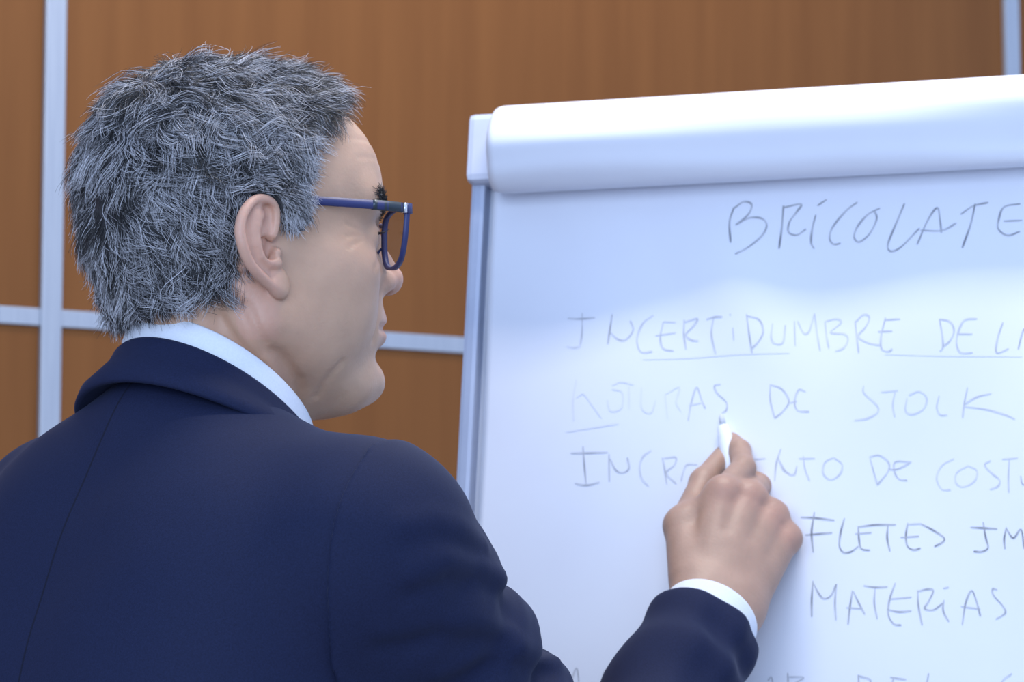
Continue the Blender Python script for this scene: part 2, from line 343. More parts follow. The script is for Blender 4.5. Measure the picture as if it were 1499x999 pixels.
writing(820, 640, 1499/340, [
  (d*1.3, (90, 122), (200, 122), (330, 118)), (d*1.5, (170, 80), (178, 200), (188, 325)), (d*1.2, (115, 315), (190, 328), (275, 308)), (d*1.4, (338, 130), (338, 305)), (d*1.2, (345, 160), (380, 230), (425, 248), (465, 220), (455, 150)),
  (d*.7, (610, 105), (560, 140), (535, 200), (545, 280), (590, 335)), (d*1.1, (680, 150), (695, 230), (708, 325)), (d*.9, (690, 155), (765, 150), (755, 200), (705, 250), (770, 320)), (d*.7, (905, 195), (840, 195), (815, 240), (800, 300)),
  (d*.8, (1245, 165), (1345, 158)), (d, (1445, 95), (1415, 190), (1405, 305)), (d*.9, (1425, 150), (1460, 230), (1499, 255))], 1.35)
writing(1110, 650, 1499/389, [
  (d*.9, (140, 120), (180, 180), (220, 188), (235, 140)), (d, (245, 100), (335, 98)), (d*.9, (270, 85), (280, 160), (305, 222)), (d*.8, (440, 90), (390, 120), (380, 180), (420, 215), (470, 185), (485, 130), (440, 92)),
  (d*1.05, (640, 95), (660, 170), (680, 240)), (d, (635, 85), (690, 75), (740, 110), (740, 160), (680, 238)), (d*1.1, (870, 110), (780, 110), (775, 165), (800, 205), (845, 212)), (d*1.2, (740, 150), (790, 150), (860, 115)),
  (d*.6, (1110, 90), (1040, 130), (1010, 200), (1040, 260), (1090, 265)), (d*.6, (1190, 130), (1125, 170), (1120, 225), (1160, 250), (1225, 220), (1240, 160), (1190, 132)), (d*.85, (1320, 105), (1285, 130), (1330, 180), (1370, 215), (1360, 250), (1315, 268)), (d*.9, (1385, 100), (1475, 95)), (d*1.0, (1425, 98), (1420, 200), (1422, 288)), (d*1.3, (1490, 195), (1500, 240), (1530, 245))], 1.3)
writing(1160, 740, 1499/339, [
  (D*.95, (72, 95), (170, 98), (285, 110)), (D, (158, 60), (140, 190), (150, 320)), (D*.9, (100, 208), (180, 200), (270, 190)), (D*.95, (348, 95), (325, 180), (315, 270), (340, 315), (390, 310), (435, 275)),
  (D, (435, 145), (440, 230), (455, 290), (510, 300)), (D*.9, (435, 150), (540, 135), (675, 132)), (D*.85, (415, 195), (520, 185)), (D, (625, 130), (620, 220), (638, 305)), (D*.95, (752, 120), (740, 200), (750, 270), (790, 295), (835, 285)), (D*.9, (705, 215), (825, 207)),
  (D*.6, (745, 130), (840, 125)), (D*.95, (835, 125), (910, 165), (985, 215), (980, 245), (925, 275)), (D, (1160, 152), (1240, 158), (1335, 165)), (D, (1243, 118), (1260, 220), (1275, 285), (1235, 310), (1180, 308)),
  (D, (1395, 155), (1380, 230), (1385, 295)), (D, (1395, 165), (1440, 225), (1490, 170), (1510, 295))], 1.4)
writing(1160, 840, 1499/339, [
  (D*.95, (148, 60), (140, 180), (140, 295)), (D*.75, (150, 75), (190, 150), (225, 175), (265, 150), (297, 80)), (D*.65, (297, 80), (288, 200), (295, 315)), (D*.9, (400, 120), (385, 220), (372, 342)), (D*.75, (405, 125), (440, 200), (480, 275)), (D*.8, (362, 232), (460, 238)),
  (D*.75, (470, 88), (540, 98), (625, 95)), (D*.65, (545, 100), (540, 200), (560, 305)), (D*.75, (675, 68), (640, 170), (630, 270), (665, 335), (715, 345)), (D*.75, (635, 175), (780, 162)), (D*.75, (625, 242), (700, 258), (780, 250)),
  (D*.75, (820, 115), (825, 220), (850, 345)), (D*.75, (820, 125), (880, 110), (920, 120), (890, 190), (865, 235), (920, 245), (985, 200)), (D*.75, (990, 180), (985, 250), (1022, 322)), (D*.7, (985, 105), (1020, 98)),
  (D*.8, (1108, 342), (1130, 200), (1168, 120), (1200, 190), (1225, 285)), (D*.7, (1100, 222), (1225, 240)), (D*.7, (1335, 115), (1305, 110), (1310, 150), (1370, 220), (1385, 265), (1325, 305))], 1.4)
s_ = 1499/699
writing(800, 930, s_, [
  (d*1.1, (75, 185), (100, 108), (112, 185)), (d*.7, (80, 160), (110, 158)), (d*.9, (208, 98), (185, 130), (190, 180), (210, 190)), (d*1.1, (703, 150), (715, 140), (722, 190)), (d*1.2, (765, 125), (768, 190)), (d*1.0, (768, 138), (815, 140), (780, 165), (815, 190)),
  (d*1.3, (985, 130), (990, 190)), (d*1.2, (985, 133), (1025, 150), (985, 192)), (d*1.2, (1085, 138), (1135, 145)), (d*1.0, (1095, 140), (1090, 190), (1130, 190)), (d*1.2, (1205, 125), (1198, 190), (1240, 190)), (d*.9, (1465, 125), (1435, 150), (1440, 190), (1470, 195))], 1.35)

# ------------------------------------------------------------------ the man: materials
M_skin = mat('skin', (0.5, 0.3, 0.22), 0.48, Subsurface_Weight=0.12, Subsurface_Scale=0.004)
N, L, b = nodes(M_skin); an = N.new('ShaderNodeAttribute'); an.attribute_name = 'Col'
nz = add_noise(M_skin, nscale=380, detail=5, bump=0.35, bdist=0.0008); nz2 = N.new('ShaderNodeTexNoise'); nz2.inputs['Scale'].default_value = 55; nz2.inputs['Detail'].default_value = 5
tcn = N.new('ShaderNodeTexCoord'); L.new(tcn.outputs['Object'], nz2.inputs['Vector'])
mr = N.new('ShaderNodeMapRange'); mr.inputs['To Min'].default_value = 0.84; mr.inputs['To Max'].default_value = 1.14; L.new(nz2.outputs[0], mr.inputs[0])
mx = N.new('ShaderNodeVectorMath'); mx.operation = 'SCALE'; L.new(an.outputs['Color'], mx.inputs[0]); L.new(mr.outputs[0], mx.inputs['Scale']); L.new(mx.outputs[0], b.inputs['Base Color'])
M_hair = mat('grey_hair', (0.2, 0.2, 0.22), 0.42); N, L, b = nodes(M_hair); an = N.new('ShaderNodeAttribute'); an.attribute_name = 'Col'; L.new(an.outputs['Color'], b.inputs['Base Color']); b.inputs['Specular IOR Level'].default_value = 0.6
M_navy = mat('navy_wool', (0.010, 0.015, 0.050), 0.8, Specular_IOR_Level=0.25, Sheen_Weight=0.05, Sheen_Roughness=0.4)
N, L, b = nodes(M_navy); b.inputs['Sheen Tint'].default_value = (0.55, 0.65, 1, 1)
nz = add_noise(M_navy, nscale=900, detail=3, c1=(0.0052, 0.0090, 0.034), c2=(0.0088, 0.0145, 0.051), bump=0.15, bdist=0.0005)
# stitched seam down the middle of the back (body coordinates are stored on the mesh)
at_n = N.new('ShaderNodeAttribute'); at_n.attribute_name = 'body'; sp = N.new('ShaderNodeSeparateXYZ'); L.new(at_n.outputs['Vector'], sp.inputs[0])
ab = N.new('ShaderNodeMath'); ab.operation = 'ABSOLUTE'; L.new(sp.outputs['Y'], ab.inputs[0])
m1 = N.new('ShaderNodeMapRange'); m1.inputs['From Min'].default_value = 0.0004; m1.inputs['From Max'].default_value = 0.0014; m1.inputs['To Min'].default_value = 0.45; m1.inputs['To Max'].default_value = 1.0; L.new(ab.outputs[0], m1.inputs[0])
lt = N.new('ShaderNodeMath'); lt.operation = 'GREATER_THAN'; L.new(sp.outputs['X'], lt.inputs[0]); lt.inputs[1].default_value = -0.04
mm = N.new('ShaderNodeMath'); mm.operation = 'MAXIMUM'; L.new(m1.outputs[0], mm.inputs[0]); L.new(lt.outputs[0], mm.inputs[1])
sv = N.new('ShaderNodeVectorMath'); sv.operation = 'SCALE'; src = b.inputs['Base Color'].links[0].from_socket; L.new(src, sv.inputs[0]); L.new(mm.outputs[0], sv.inputs['Scale']); L.new(sv.outputs[0], b.inputs['Base Color'])
M_shirt = mat('white_cotton', (0.80, 0.83, 0.90), 0.8, Sheen_Weight=0.1); add_noise(M_shirt, nscale=700, detail=2, c1=(0.70, 0.73, 0.80), c2=(0.75, 0.78, 0.85), bump=0.1, bdist=0.0004)
M_trouser = mat('navy_trouser_wool', (0.014, 0.018, 0.045), 0.8); add_noise(M_trouser, nscale=900, c1=(0.011, 0.015, 0.04), c2=(0.017, 0.022, 0.055))
M_shoe = mat('black_leather', (0.012, 0.011, 0.011), 0.3); add_noise(M_shoe, nscale=60, c1=(0.010, 0.009, 0.009), c2=(0.016, 0.014, 0.013))
M_eye = mat('eyeball', (0.75, 0.74, 0.72), 0.15); N, L, b = nodes(M_eye); an = N.new('ShaderNodeAttribute'); an.attribute_name = 'Col'; L.new(an.outputs['Color'], b.inputs['Base Color'])

# ------------------------------------------------------------------ frames of head and torso
MH = frame(25, 3); HO = at(400, 368, 2.19)-MH@np.array([0, -0.072, 0])       # head: x forward, y left, z up, origin between the ear canals
MB = frame(45, -6); BN = HO+MH@np.array([-0.018, 0, -0.115])                  # torso: origin at the base of the neck
def h2w(p): return HO+np.asarray(p, float)@MH.T
def b2w(p): return BN+np.asarray(p, float)@MB.T
def w2b(p): return (np.asarray(p, float)-BN)@MB
FEET = np.array([BN[0]-0.042, BN[1]-0.042, 0.0])
# ear outline, in the plane of the ear (u backward, z up), from the traced contour
EP0 = np.array([0.005, -0.0725, 0.0]); EN = np.array([0.41, -0.912, 0.0]); EU = np.array([-0.912, -0.41, 0.0])
def ear_uz(px, py):
    c = (CAM-HO)@MH; d = ray(px, py)@MH; t = np.dot(EP0-c, EN)/np.dot(d, EN); p = c+t*d-EP0; return float(p@EU), float(p[2])
EO = [ear_uz(*p) for p in ((372, 286), (360, 290), (350, 299), (341, 317), (337.5, 340), (343, 367), (355, 393), (376, 415), (394, 429), (406, 434.5), (415, 430), (419, 418), (416, 402), (409, 386), (404, 374), (400, 360), (399, 349), (402, 329), (401, 306), (394, 294), (384, 287))]
HEL = [ear_uz(*p) for p in ((388, 357), (394, 346), (396, 330), (395, 309), (387, 297), (373, 292), (360, 297), (349, 312), (344, 328), (343.5, 345), (349, 367), (361, 390), (381, 410), (398, 424), (408, 427))]
ANT = [ear_uz(*p) for p in ((382, 312), (371, 322), (367, 340), (369, 358), (376, 375), (388, 385), (399, 385))]
ANT2 = [ear_uz(*p) for p in ((371, 303), (368, 315), (367, 330))]
CON = ear_uz(386, 364); CAN = ear_uz(394, 364); TRA = ear_uz(403, 371); ATR = ear_uz(397, 388); LOB = ear_uz(405, 418); TRI = ear_uz(384, 318)
def poly_sd(x, z, pts):
    P = np.array(pts, f4); d = np.full(x.shape, 1e9, f4); s = np.ones(x.shape, f4); n = len(P)
    for i in range(n):
        a, b_ = P[i], P[i-1]; ex, ez_ = b_-a; wx, wz = x-a[0], z-a[1]
        t = np.clip((wx*ex+wz*ez_)/(ex*ex+ez_*ez_), 0, 1); d = np.minimum(d, (wx-ex*t)**2+(wz-ez_*t)**2)
        c1 = z >= a[1]; c2 = z < b_[1]; c3 = ex*wz > ez_*wx
        fl_ = (c1 & c2 & c3) | (~c1 & ~c2 & ~c3); s = np.where(fl_, -s, s)
    return s*np.sqrt(d)
def ear_sdf(P):
    q = P.copy(); q[:, 1] = -np.abs(q[:, 1]); q = q-EP0.astype(f4)
    u = q@EU.astype(f4); w = q@EN.astype(f4); z = q[:, 2]
    E = np.stack([u, z, w], 1)
    d2 = poly_sd(u, z, catmull(EO+[EO[0]], 2)[:-1])
    w0 = 0.0015+0.05*np.maximum(u-0.01, 0)
    d = smax(d2+0.0012, np.abs(w-w0)-0.0016, 0.0022)
    t3 = lambda a, w_: (a[0], a[1], w_)
    hw = [0.002, 0.004, 0.005, 0.0055, 0.006, 0.006, 0.006, 0.006, 0.006, 0.006, 0.0058, 0.005, 0.004, 0.003, 0.002]
    hr = [0.0020, 0.0024, 0.0028, 0.0030, 0.0031, 0.0031, 0.0031, 0.0032, 0.0032, 0.0032, 0.0032, 0.0032, 0.0033, 0.0035, 0.0036]
    hl = catmull([t3(a, x)+(r_,) for a, x, r_ in zip(HEL, hw, hr)], 3); hd = None
    for i in range(len(hl)-1):
        e = cap(E, hl[i][:3], hl[i+1][:3], hl[i][3], hl[i+1][3]); hd = e if hd is None else np.minimum(hd, e)
    d = smin(d, hd, 0.0028)
    d = smin(d, chain(E, [t3(a, 0.0040) for a in ANT], [0.0024, 0.0032, 0.0036, 0.0036, 0.0036, 0.0036, 0.0034], 0.0004), 0.004)
    d = smin(d, chain(E, [t3(a, 0.0036) for a in ANT2], [0.0022, 0.0028, 0.003], 0.003), 0.004)
    d = smin(d, ell(E, t3(LOB, 0.003), (0.008, 0.010, 0.0045)), 0.004)
    d = smin(d, ell(E, t3(ATR, 0.004), (0.0042, 0.0034, 0.0036)), 0.003)
    d = smin(d, cap(E, t3(TRI, -0.006), t3(CON, -0.008), 0.006, 0.007), 0.003)
    d = smin(d, cap(E, (EO[0][0]-0.001, EO[0][1]-0.014, -0.010), (CON[0]+0.008, -0.010, -0.012), 0.0055, 0.005), 0.005)
    d = smax(d, -ell(E, t3(CON, 0.0045), (0.0072, 0.0085, 0.0062)), 0.003)
    d = smax(d, -ell(E, t3(TRI, 0.0055), (0.0030, 0.0070, 0.0040)), 0.003)
    d = smax(d, -cap(E, t3(CAN, 0.003), (CAN[0]-0.002, CAN[1]-0.001, -0.016), 0.0036, 0.0026), 0.0015)
    d = smin(d, cap(E, t3(TRA, 0.000), (TRA[0]+0.0025, TRA[1], 0.0045), 0.0042, 0.0028), 0.003)
    return d
def skull(P):
    d = ell(P, (0.003, 0, 0.042), (0.0965, 0.0755, 0.089))
    Q = P.copy(); Q[:, 1] = np.abs(Q[:, 1])
    d = smin(d, ell(Q, (-0.042, 0, 0.020), (0.053, 0.060, 0.060)), 0.02)
    d = smin(d, ell(Q, (0.046, 0, 0.058), (0.0545, 0.060, 0.050)), 0.03)
    d = smin(d, cap(Q, (-0.020, 0, -0.04), (-0.030, 0, -0.24), 0.054, 0.060), 0.03)
    d = smin(d, cap(Q, (-0.042, 0.022, -0.03), (-0.045, 0.034, -0.24), 0.025, 0.026), 0.02)
    d = smin(d, ell(Q, (-0.038, 0, 0.068), (0.057, 0.062, 0.058)), 0.02)
    return d
def head_base(P):
    Q = P.copy(); Q[:, 1] = np.abs(Q[:, 1]); d = skull(P)
    d = smin(d, ell(Q, (0.042, 0, -0.030), (0.058, 0.060, 0.074)), 0.025)
    d = smin(d, ell(Q, (0.074, 0, -0.045), (0.0300, 0.030, 0.034)), 0.02)
    d = smin(d, ell(Q, (0.0800, 0, -0.0845), (0.0265, 0.024, 0.0185)), 0.016)
    d = smin(d, cap(Q, (-0.004, 0.0545, -0.046), (0.070, 0.022, -0.088), 0.0155, 0.0145), 0.020)
    d = smin(d, cap(Q, (-0.002, 0.0585, -0.004), (-0.004, 0.0545, -0.046), 0.014, 0.0155), 0.02)
    d = smin(d, ell(Q, (0.056, 0.0425, -0.010), (0.030, 0.0225, 0.022)), 0.020)
    d = smin(d, ell(Q, (0.034, 0.044, -0.034), (0.044, 0.0205, 0.040)), 0.018)
    d = smin(d, cap(Q, (0.000, 0, -0.088), (0.058, 0.004, -0.084), 0.030, 0.020), 0.018)
    d = smin(d, cap(Q, (-0.020, 0.058, -0.026), (0.020, 0.030, -0.19), 0.0115, 0.013), 0.012)
    d = smin(d, cap(Q, (0.0890, 0.010, 0.039), (0.0755, 0.046, 0.041), 0.0125, 0.0115), 0.014)
    # nose
    n = cap(Q, (0.0985, 0, 0.030), (0.1085, 0, -0.001), 0.0070, 0.0088)
    n = smin(n, cap(Q, (0.1085, 0, -0.001), (0.1130, 0, -0.0100), 0.0090, 0.0120), 0.006)
    n = smin(n, ell(Q, (0.1030, 0.0125, -0.0135), (0.0110, 0.0068, 0.0080)), 0.006)
    n = smin(n, cap(Q, (0.0880, 0.007, 0.018), (0.0940, 0.011, -0.010), 0.0095, 0.0115), 0.010)
    d = smin(d, n, 0.008)
    d = smax(d, -ell(Q, (0.1070, 0.0068, -0.0225), (0.0058, 0.0034, 0.0052)), 0.0025)
    # eye sockets, lids
    d = smax(d, -ell(Q, (0.1080, 0.0345, 0.0165), (0.0190, 0.0200, 0.0115)), 0.012)
    d = smin(d, ell(Q, (0.0785, 0.033, 0.0155), (0.0158, 0.0165, 0.0128)), 0.005)
    d = smax(d, -ell(Q, (0.0960, 0.033, 0.0150), (0.0105, 0.0135, 0.0042)), 0.0015)
    # mouth
    d = smin(d, chain(Q, [(0.1005, 0, -0.0400), (0.0985, 0.010, -0.0415), (0.0885, 0.024, -0.0465)], [0.0072, 0.0066, 0.0035]), 0.005)
    d = smin(d, chain(Q, [(0.1003, 0, -0.0525), (0.0985, 0.009, -0.0520), (0.0885, 0.022, -0.0475)], [0.0076, 0.0066, 0.0035]), 0.005)
    return d
FOLDS = [   # creases of the face and neck: points, width, depth; laid onto the bare surface below
    ([(0.1060, 0, -0.0463), (0.1030, 0.011, -0.0463), (0.0915, 0.026, -0.0472)], 0.0026, 0.0058), ([(0.1030, 0, -0.0660), (0.0950, 0.018, -0.0655)], 0.0070, 0.0036),
    ([(0.1000, 0.019, -0.014), (0.0905, 0.030, -0.034), (0.0830, 0.033, -0.055)], 0.0035, 0.0014), ([(0.0820, 0.036, -0.001), (0.0700, 0.048, -0.010)], 0.0025, 0.0008),
    ([(-0.022, 0.060, -0.033), (-0.004, 0.056, -0.050), (0.012, 0.053, -0.068), (0.024, 0.047, -0.086), (0.030, 0.040, -0.106)], 0.0042, 0.0023),
    ([(-0.036, 0.060, -0.044), (-0.014, 0.060, -0.068), (0.004, 0.056, -0.092), (0.012, 0.050, -0.112)], 0.0035, 0.0013),
    ([(-0.046, 0.054, -0.058), (-0.026, 0.058, -0.082), (-0.010, 0.060, -0.106)], 0.0032, 0.0009), ([(0.048, 0.044, -0.066), (0.044, 0.044, -0.084), (0.042, 0.040, -0.100)], 0.0035, 0.0011),
    ([(0.0960, 0.005, 0.066), (0.086, 0.035, 0.068), (0.066, 0.054, 0.066)], 0.0020, 0.0004), ([(0.0930, 0.005, 0.078), (0.083, 0.035, 0.080), (0.063, 0.052, 0.078)], 0.0020, 0.0004)]
for k in range(3): FOLDS.append(([(0.0690, 0.052, 0.016-0.004*k), (0.0560, 0.061, 0.021-0.010*k)], 0.0014, 0.0006))
FL = []
for pts, w_, A_ in FOLDS:
    c = catmull(pts, 4)[::2].astype(f4) if len(pts) > 2 else catmull(pts).astype(f4)
    for _ in range(4): g0, d0 = grad(head_base, c); c = c-g0*d0[:, None]
    FL.append((c, w_, A_))
def head(P):
    Q = P.copy(); Q[:, 1] = np.abs(Q[:, 1]); d = head_base(P)
    nr = np.where(np.abs(d) < 0.015)[0]
    if len(nr):
        Qn = Q[nr]; ad = np.zeros(len(nr), f4)
        for c, w_, A_ in FL:
            mm_ = ((Qn > c.min(0)-3*w_) & (Qn < c.max(0)+3*w_)).all(1)
            if mm_.any(): ad[mm_] += groove(Qn[mm_], c, w_, A_)
        d[nr] += ad
    m = (np.abs(P[:, 1]) > 0.052) & (P[:, 0] < 0.03) & (P[:, 0] > -0.06) & (P[:, 2] < 0.06) & (P[:, 2] > -0.05)
    if m.any(): d[m] = smin(d[m], ear_sdf(P[m]), 0.0022)
    return d
HV, HQ = sdf_mesh(head, (-0.115, -0.112, -0.215), (0.137, 0.112, 0.145), 0.0016)
def sdist(P, c, r): return np.exp(-(np.linalg.norm((P-np.array(c))/np.array(r), axis=1))**2)
def head_cols(P):
    Q = P.copy(); Q[:, 1] = np.abs(Q[:, 1])
    c = np.tile(np.array([0.550, 0.338, 0.222]), (len(P), 1))
    def mix(w, col):
        nonlocal c
        w = np.clip(w, 0, 1)[:, None]; c = c*(1-w)+np.array(col)*w
    mix(0.75*sdist(Q, (0.055, 0.03, -0.075), (0.055, 0.06, 0.035)), (0.48, 0.315, 0.215))     # shaved beard
    mix(0.5*sdist(Q, (0.09, 0, -0.03), (0.02, 0.022, 0.018)), (0.45, 0.32, 0.255))
    mix(0.6*sdist(Q, (0.112, 0, -0.010), (0.022, 0.02, 0.016)), (0.60, 0.30, 0.24))            # nose
    mix(0.85*((Q[:, 1] > 0.066)*(np.abs(P[:, 2]) < 0.06)*np.clip((0.006-P[:, 0])/0.01, 0, 1)), (0.62, 0.345, 0.25))   # ears
    mix(0.7*sdist(Q, (-0.015, 0.05, -0.075), (0.05, 0.03, 0.05)), (0.52, 0.27, 0.17))        # neck
    mix(0.6*sdist(Q, (0.06, 0.045, -0.005), (0.03, 0.03, 0.022)), (0.52, 0.31, 0.22))
    mix(0.9*sdist(Q, (0.103, 0, -0.0465), (0.014, 0.024, 0.0105)), (0.48, 0.22, 0.18))         # lips
    mix(0.5*sdist(Q, (0.075, 0.02, 0.08), (0.05, 0.06, 0.03)), (0.56, 0.37, 0.27))             # forehead
    return c
hc = head_cols(HV)

# ------------------------------------------------------------------ right arm and hand (world coordinates)
SHR = b2w((0.005, -0.172, -0.105)); ELB = at(852, 1275, 2.265); WRI = at(1046, 892, 2.475)
fa = WRI-ELB; fa /= np.linalg.norm(fa)
MCP = [at(1058, 722, 2.522), at(1098, 727, 2.528), at(1131, 755, 2.530), at(1152, 789, 2.528)]
WR4 = [at(1020, 868, 2.478), at(1043, 875, 2.472), at(1066, 885, 2.472), at(1084, 896, 2.478)]
FIN = [
  ([MCP[0], at(1088, 686, 2.556), at(1083, 660, 2.578), at(1071, 646, 2.592)], [0.0108, 0.0098, 0.0086, 0.0074]),
  ([MCP[1], at(1110, 712, 2.570), at(1096, 695, 2.592), at(1076, 690, 2.600)], [0.0110, 0.0100, 0.0088, 0.0076]),
  ([MCP[2], at(1140, 750, 2.574), at(1122, 738, 2.598), at(1094, 748, 2.596)], [0.0105, 0.0094, 0.0084, 0.0074]),
  ([MCP[3], at(1158, 791, 2.568), at(1143, 787, 2.590), at(1114, 795, 2.588)], [0.0095, 0.0084, 0.0075, 0.0068])]
THU = ([at(1012, 846, 2.486), at(1000, 770, 2.525), at(1030, 706, 2.562), at(1058, 668, 2.588)], [0.0165, 0.0118, 0.0104, 0.0080])
def hand(P):
    d = cap(P, WR4[0], MCP[0], 0.0165, 0.0115)
    for k in (1, 2, 3): d = smin(d, cap(P, WR4[k], MCP[k], 0.0165, (0, 0.0118, 0.0112, 0.0102)[k]), 0.016)
    for k in range(4): d = smin(d, np.sqrt(((P-MCP[k].astype(f4))**2).sum(1))-0.0118, 0.006)      # knuckles
    for pts, rr in FIN: d = smin(d, chain(P, pts, rr, 0.003), 0.0035)
    d = smin(d, chain(P, *THU, 0.006), 0.006)
    d = smin(d, cap(P, WR4[0], THU[0][1], 0.017, 0.012), 0.010)
    d = smin(d, cap(P, THU[0][1], MCP[0], 0.010, 0.009), 0.012)      # web of the thumb
    a, b_ = WR4[0]*0.6+WR4[1]*0.4, WR4[3]*0.6+WR4[2]*0.4
    d = smin(d, cap(P, a, a-fa*0.10, 0.0185, 0.022), 0.012); d = smin(d, cap(P, b_, b_-fa*0.10, 0.0185, 0.022), 0.016)
    for k in range(4):        # tendons, and creases over the finger joints
        d = d-groove(P, [WR4[k]*0.5+MCP[k]*0.5-FV*0.012, MCP[k]-FV*0.011], 0.0045, 0.0005)
    for k in range(3): d = d+groove(P, [(MCP[k]+MCP[k+1])/2-FV*0.012, (MCP[k]*0.65+WR4[k]*0.35+MCP[k+1]*0.65+WR4[k+1]*0.35)/2-FV*0.014], 0.006, 0.0012)
    return d
allp = np.array(MCP+WR4+[p for f in FIN for p in f[0]]+THU[0]+[WRI-fa*0.06])
GV, GQ = sdf_mesh(hand, allp.min(0)-0.035, allp.max(0)+0.03, 0.0015)
gc = np.tile(np.array([0.40, 0.245, 0.175]), (len(GV), 1))
for k in range(4):
    w = sdist(GV, MCP[k]-FV*0.01, (0.012,)*3)[:, None]*0.5; gc = gc*(1-w)+np.array([0.52, 0.26, 0.19])*w
# ------------------------------------------------------------------ rest of the body, under the clothes
SHL = b2w((0.0, 0.172, -0.115)); EL2 = SHL+np.array([-0.06, -0.02, -0.29]); WL2 = EL2+np.array([0.05, 0.06, -0.24])
HIP = np.array([FEET[0], FEET[1], 0.90]); fwd = MB[:, 0]*[1, 1, 0]; fwd /= np.linalg.norm(fwd); lft = MB[:, 1]
LEG = []
for s in (-1, 1):
    h_ = HIP+lft*0.09*s; LEG.append([h_, h_+np.array([0, 0, -0.42])+fwd*0.02+lft*0.015*s, np.array([FEET[0], FEET[1], 0.085])+lft*0.115*s-fwd*0.01])
def body(P):
    d = cap(P, b2w((-0.01, 0, 0.02)), b2w((0.0, 0, -0.10)), 0.052, 0.075)
    d = smin(d, cap(P, SHR, SHL, 0.045), 0.05); ch = b2w((0.0, 0, -0.22))
    d = smin(d, cap(P, ch-lft*0.06, ch+lft*0.06, 0.09), 0.08); d = smin(d, cap(P, ch, HIP, 0.10, 0.11), 0.08)
    d = smin(d, chain(P, [SHR, ELB, WRI], [0.045, 0.036, 0.024]), 0.03)
    d = smin(d, chain(P, [SHL, EL2, WL2, WL2+np.array([0.01, 0.01, -0.09])], [0.045, 0.036, 0.026, 0.022]), 0.03)
    for g in LEG: d = smin(d, chain(P, g, [0.08, 0.052, 0.036]), 0.04)
    return d
lo = np.minimum.reduce([FEET-[0.30, 0.30, -0.05], WL2-0.1]); lo[2] = 0.04; hi = np.maximum(SHR, WRI)+0.12; hi[0] = max(hi[0], WRI[0]+0.06); hi[1] = max(hi[1], SHL[1]+0.1)
BV, BQ = sdf_mesh(body, lo, hi, 0.011)
bc = np.tile(np.array([0.50, 0.31, 0.22]), (len(BV), 1))
V = np.vstack([h2w(HV), GV, BV])-FEET; Q = np.vstack([HQ, GQ+len(HV), BQ+len(HV)+len(GV)])
man = mesh_np('person', V, Q, M_skin, cols=np.vstack([hc, gc, bc])); man.location = FEET
tag(man, 'man with curly grey hair in a navy suit pointing a pen at the flip chart', 'person')
def mpart(name, V, Q, m, parent=None, **kw):
    return mesh_np(name, np.asarray(V)-FEET, Q, m, parent if parent is not None else man, **kw)
# eyeballs
for s in (-1, 1):
    th, ph = np.meshgrid(np.linspace(0, math.pi, 17), np.linspace(0, 2*math.pi, 25)[:-1], indexing='ij')
    gz = np.array([0.985, -0.14, -0.06]); gz /= np.linalg.norm(gz); a1 = np.cross(gz, (0, 0, 1)); a1 /= np.linalg.norm(a1); a2 = np.cross(gz, a1)
    e = (np.cos(th)[..., None]*gz+np.sin(th)[..., None]*(np.cos(ph)[..., None]*a1+np.sin(ph)[..., None]*a2)).reshape(-1, 3)
    cc = np.where((th.reshape(-1) < 0.22)[:, None], [0.01, 0.01, 0.01], np.where((th.reshape(-1) < 0.5)[:, None], [0.07, 0.04, 0.025], [0.62, 0.58, 0.57]))
    q = np.array([[i*24+j, i*24+(j+1) % 24, (i+1)*24+(j+1) % 24, (i+1)*24+j] for i in range(16) for j in range(24)])
    mpart('eyeball', h2w(e*0.0118+np.array([0.0805, 0.033*s, 0.0152])), q[:, ::-1], M_eye, cols=cc)

# ------------------------------------------------------------------ hair
def hmask(P):
    x, y, z = P[:, 0], P[:, 1], P[:, 2]
    xf = np.interp(z, [0.0, 0.038, 0.060, 0.083, 0.097, 0.106, 0.14], [0.026, 0.027, 0.030, 0.038, 0.047, 0.060, 0.070])
    zl = np.interp(x, [-0.12, -0.09, -0.062, -0.046, -0.036, -0.029, -0.022, 0.000, 0.007, 0.03], [-0.044, -0.042, -0.037, -0.031, -0.024, -0.002, 0.034, 0.036, 0.016, 0.013])
    return np.minimum(xf-x, z-zl)
def hthick(P):
    m = hmask(P); x, z = P[:, 0], P[:, 2]; side = np.clip((np.abs(P[:, 1])-0.045)/0.03, 0, 1)
    T = 0.0170-0.0055*np.clip((-x-0.04)/0.04, 0, 1)-0.007*side*np.clip((x+0.05)/0.05, 0, 1)
    T = T+0.002*np.clip(-x/0.04, 0, 1)*np.clip((z-0.045)/0.03, 0, 1)
    T = T*np.clip(0.45+(z+0.055)/0.09, 0.45, 1)
    T = np.where((x > 0) & (z < 0.05), np.minimum(T, 0.0045+0.0065*np.clip((z-0.01)/0.04, 0, 1)), T)
    return T*np.clip(0.12+m/0.020, 0, 1)
HC = np.array([-0.005, 0, 0.04], f4)
def cast(dirs):
    lo_, hi_ = np.full(len(dirs), 0.03, f4), np.full(len(dirs), 0.16, f4)
    for _ in range(16):
        md = (lo_+hi_)/2; ins_ = skull(HC+dirs*md[:, None]) < 0; lo_ = np.where(ins_, md, lo_); hi_ = np.where(ins_, hi_, md)
    return HC+dirs*((lo_+hi_)/2)[:, None]
def vnoise(P, s, seed):
    r = np.random.default_rng(seed); out = np.zeros(len(P))
    for k in range(6):
        w = r.normal(size=3)*s; out += np.sin(P@w+r.uniform(0, 6.28))
    return out/6
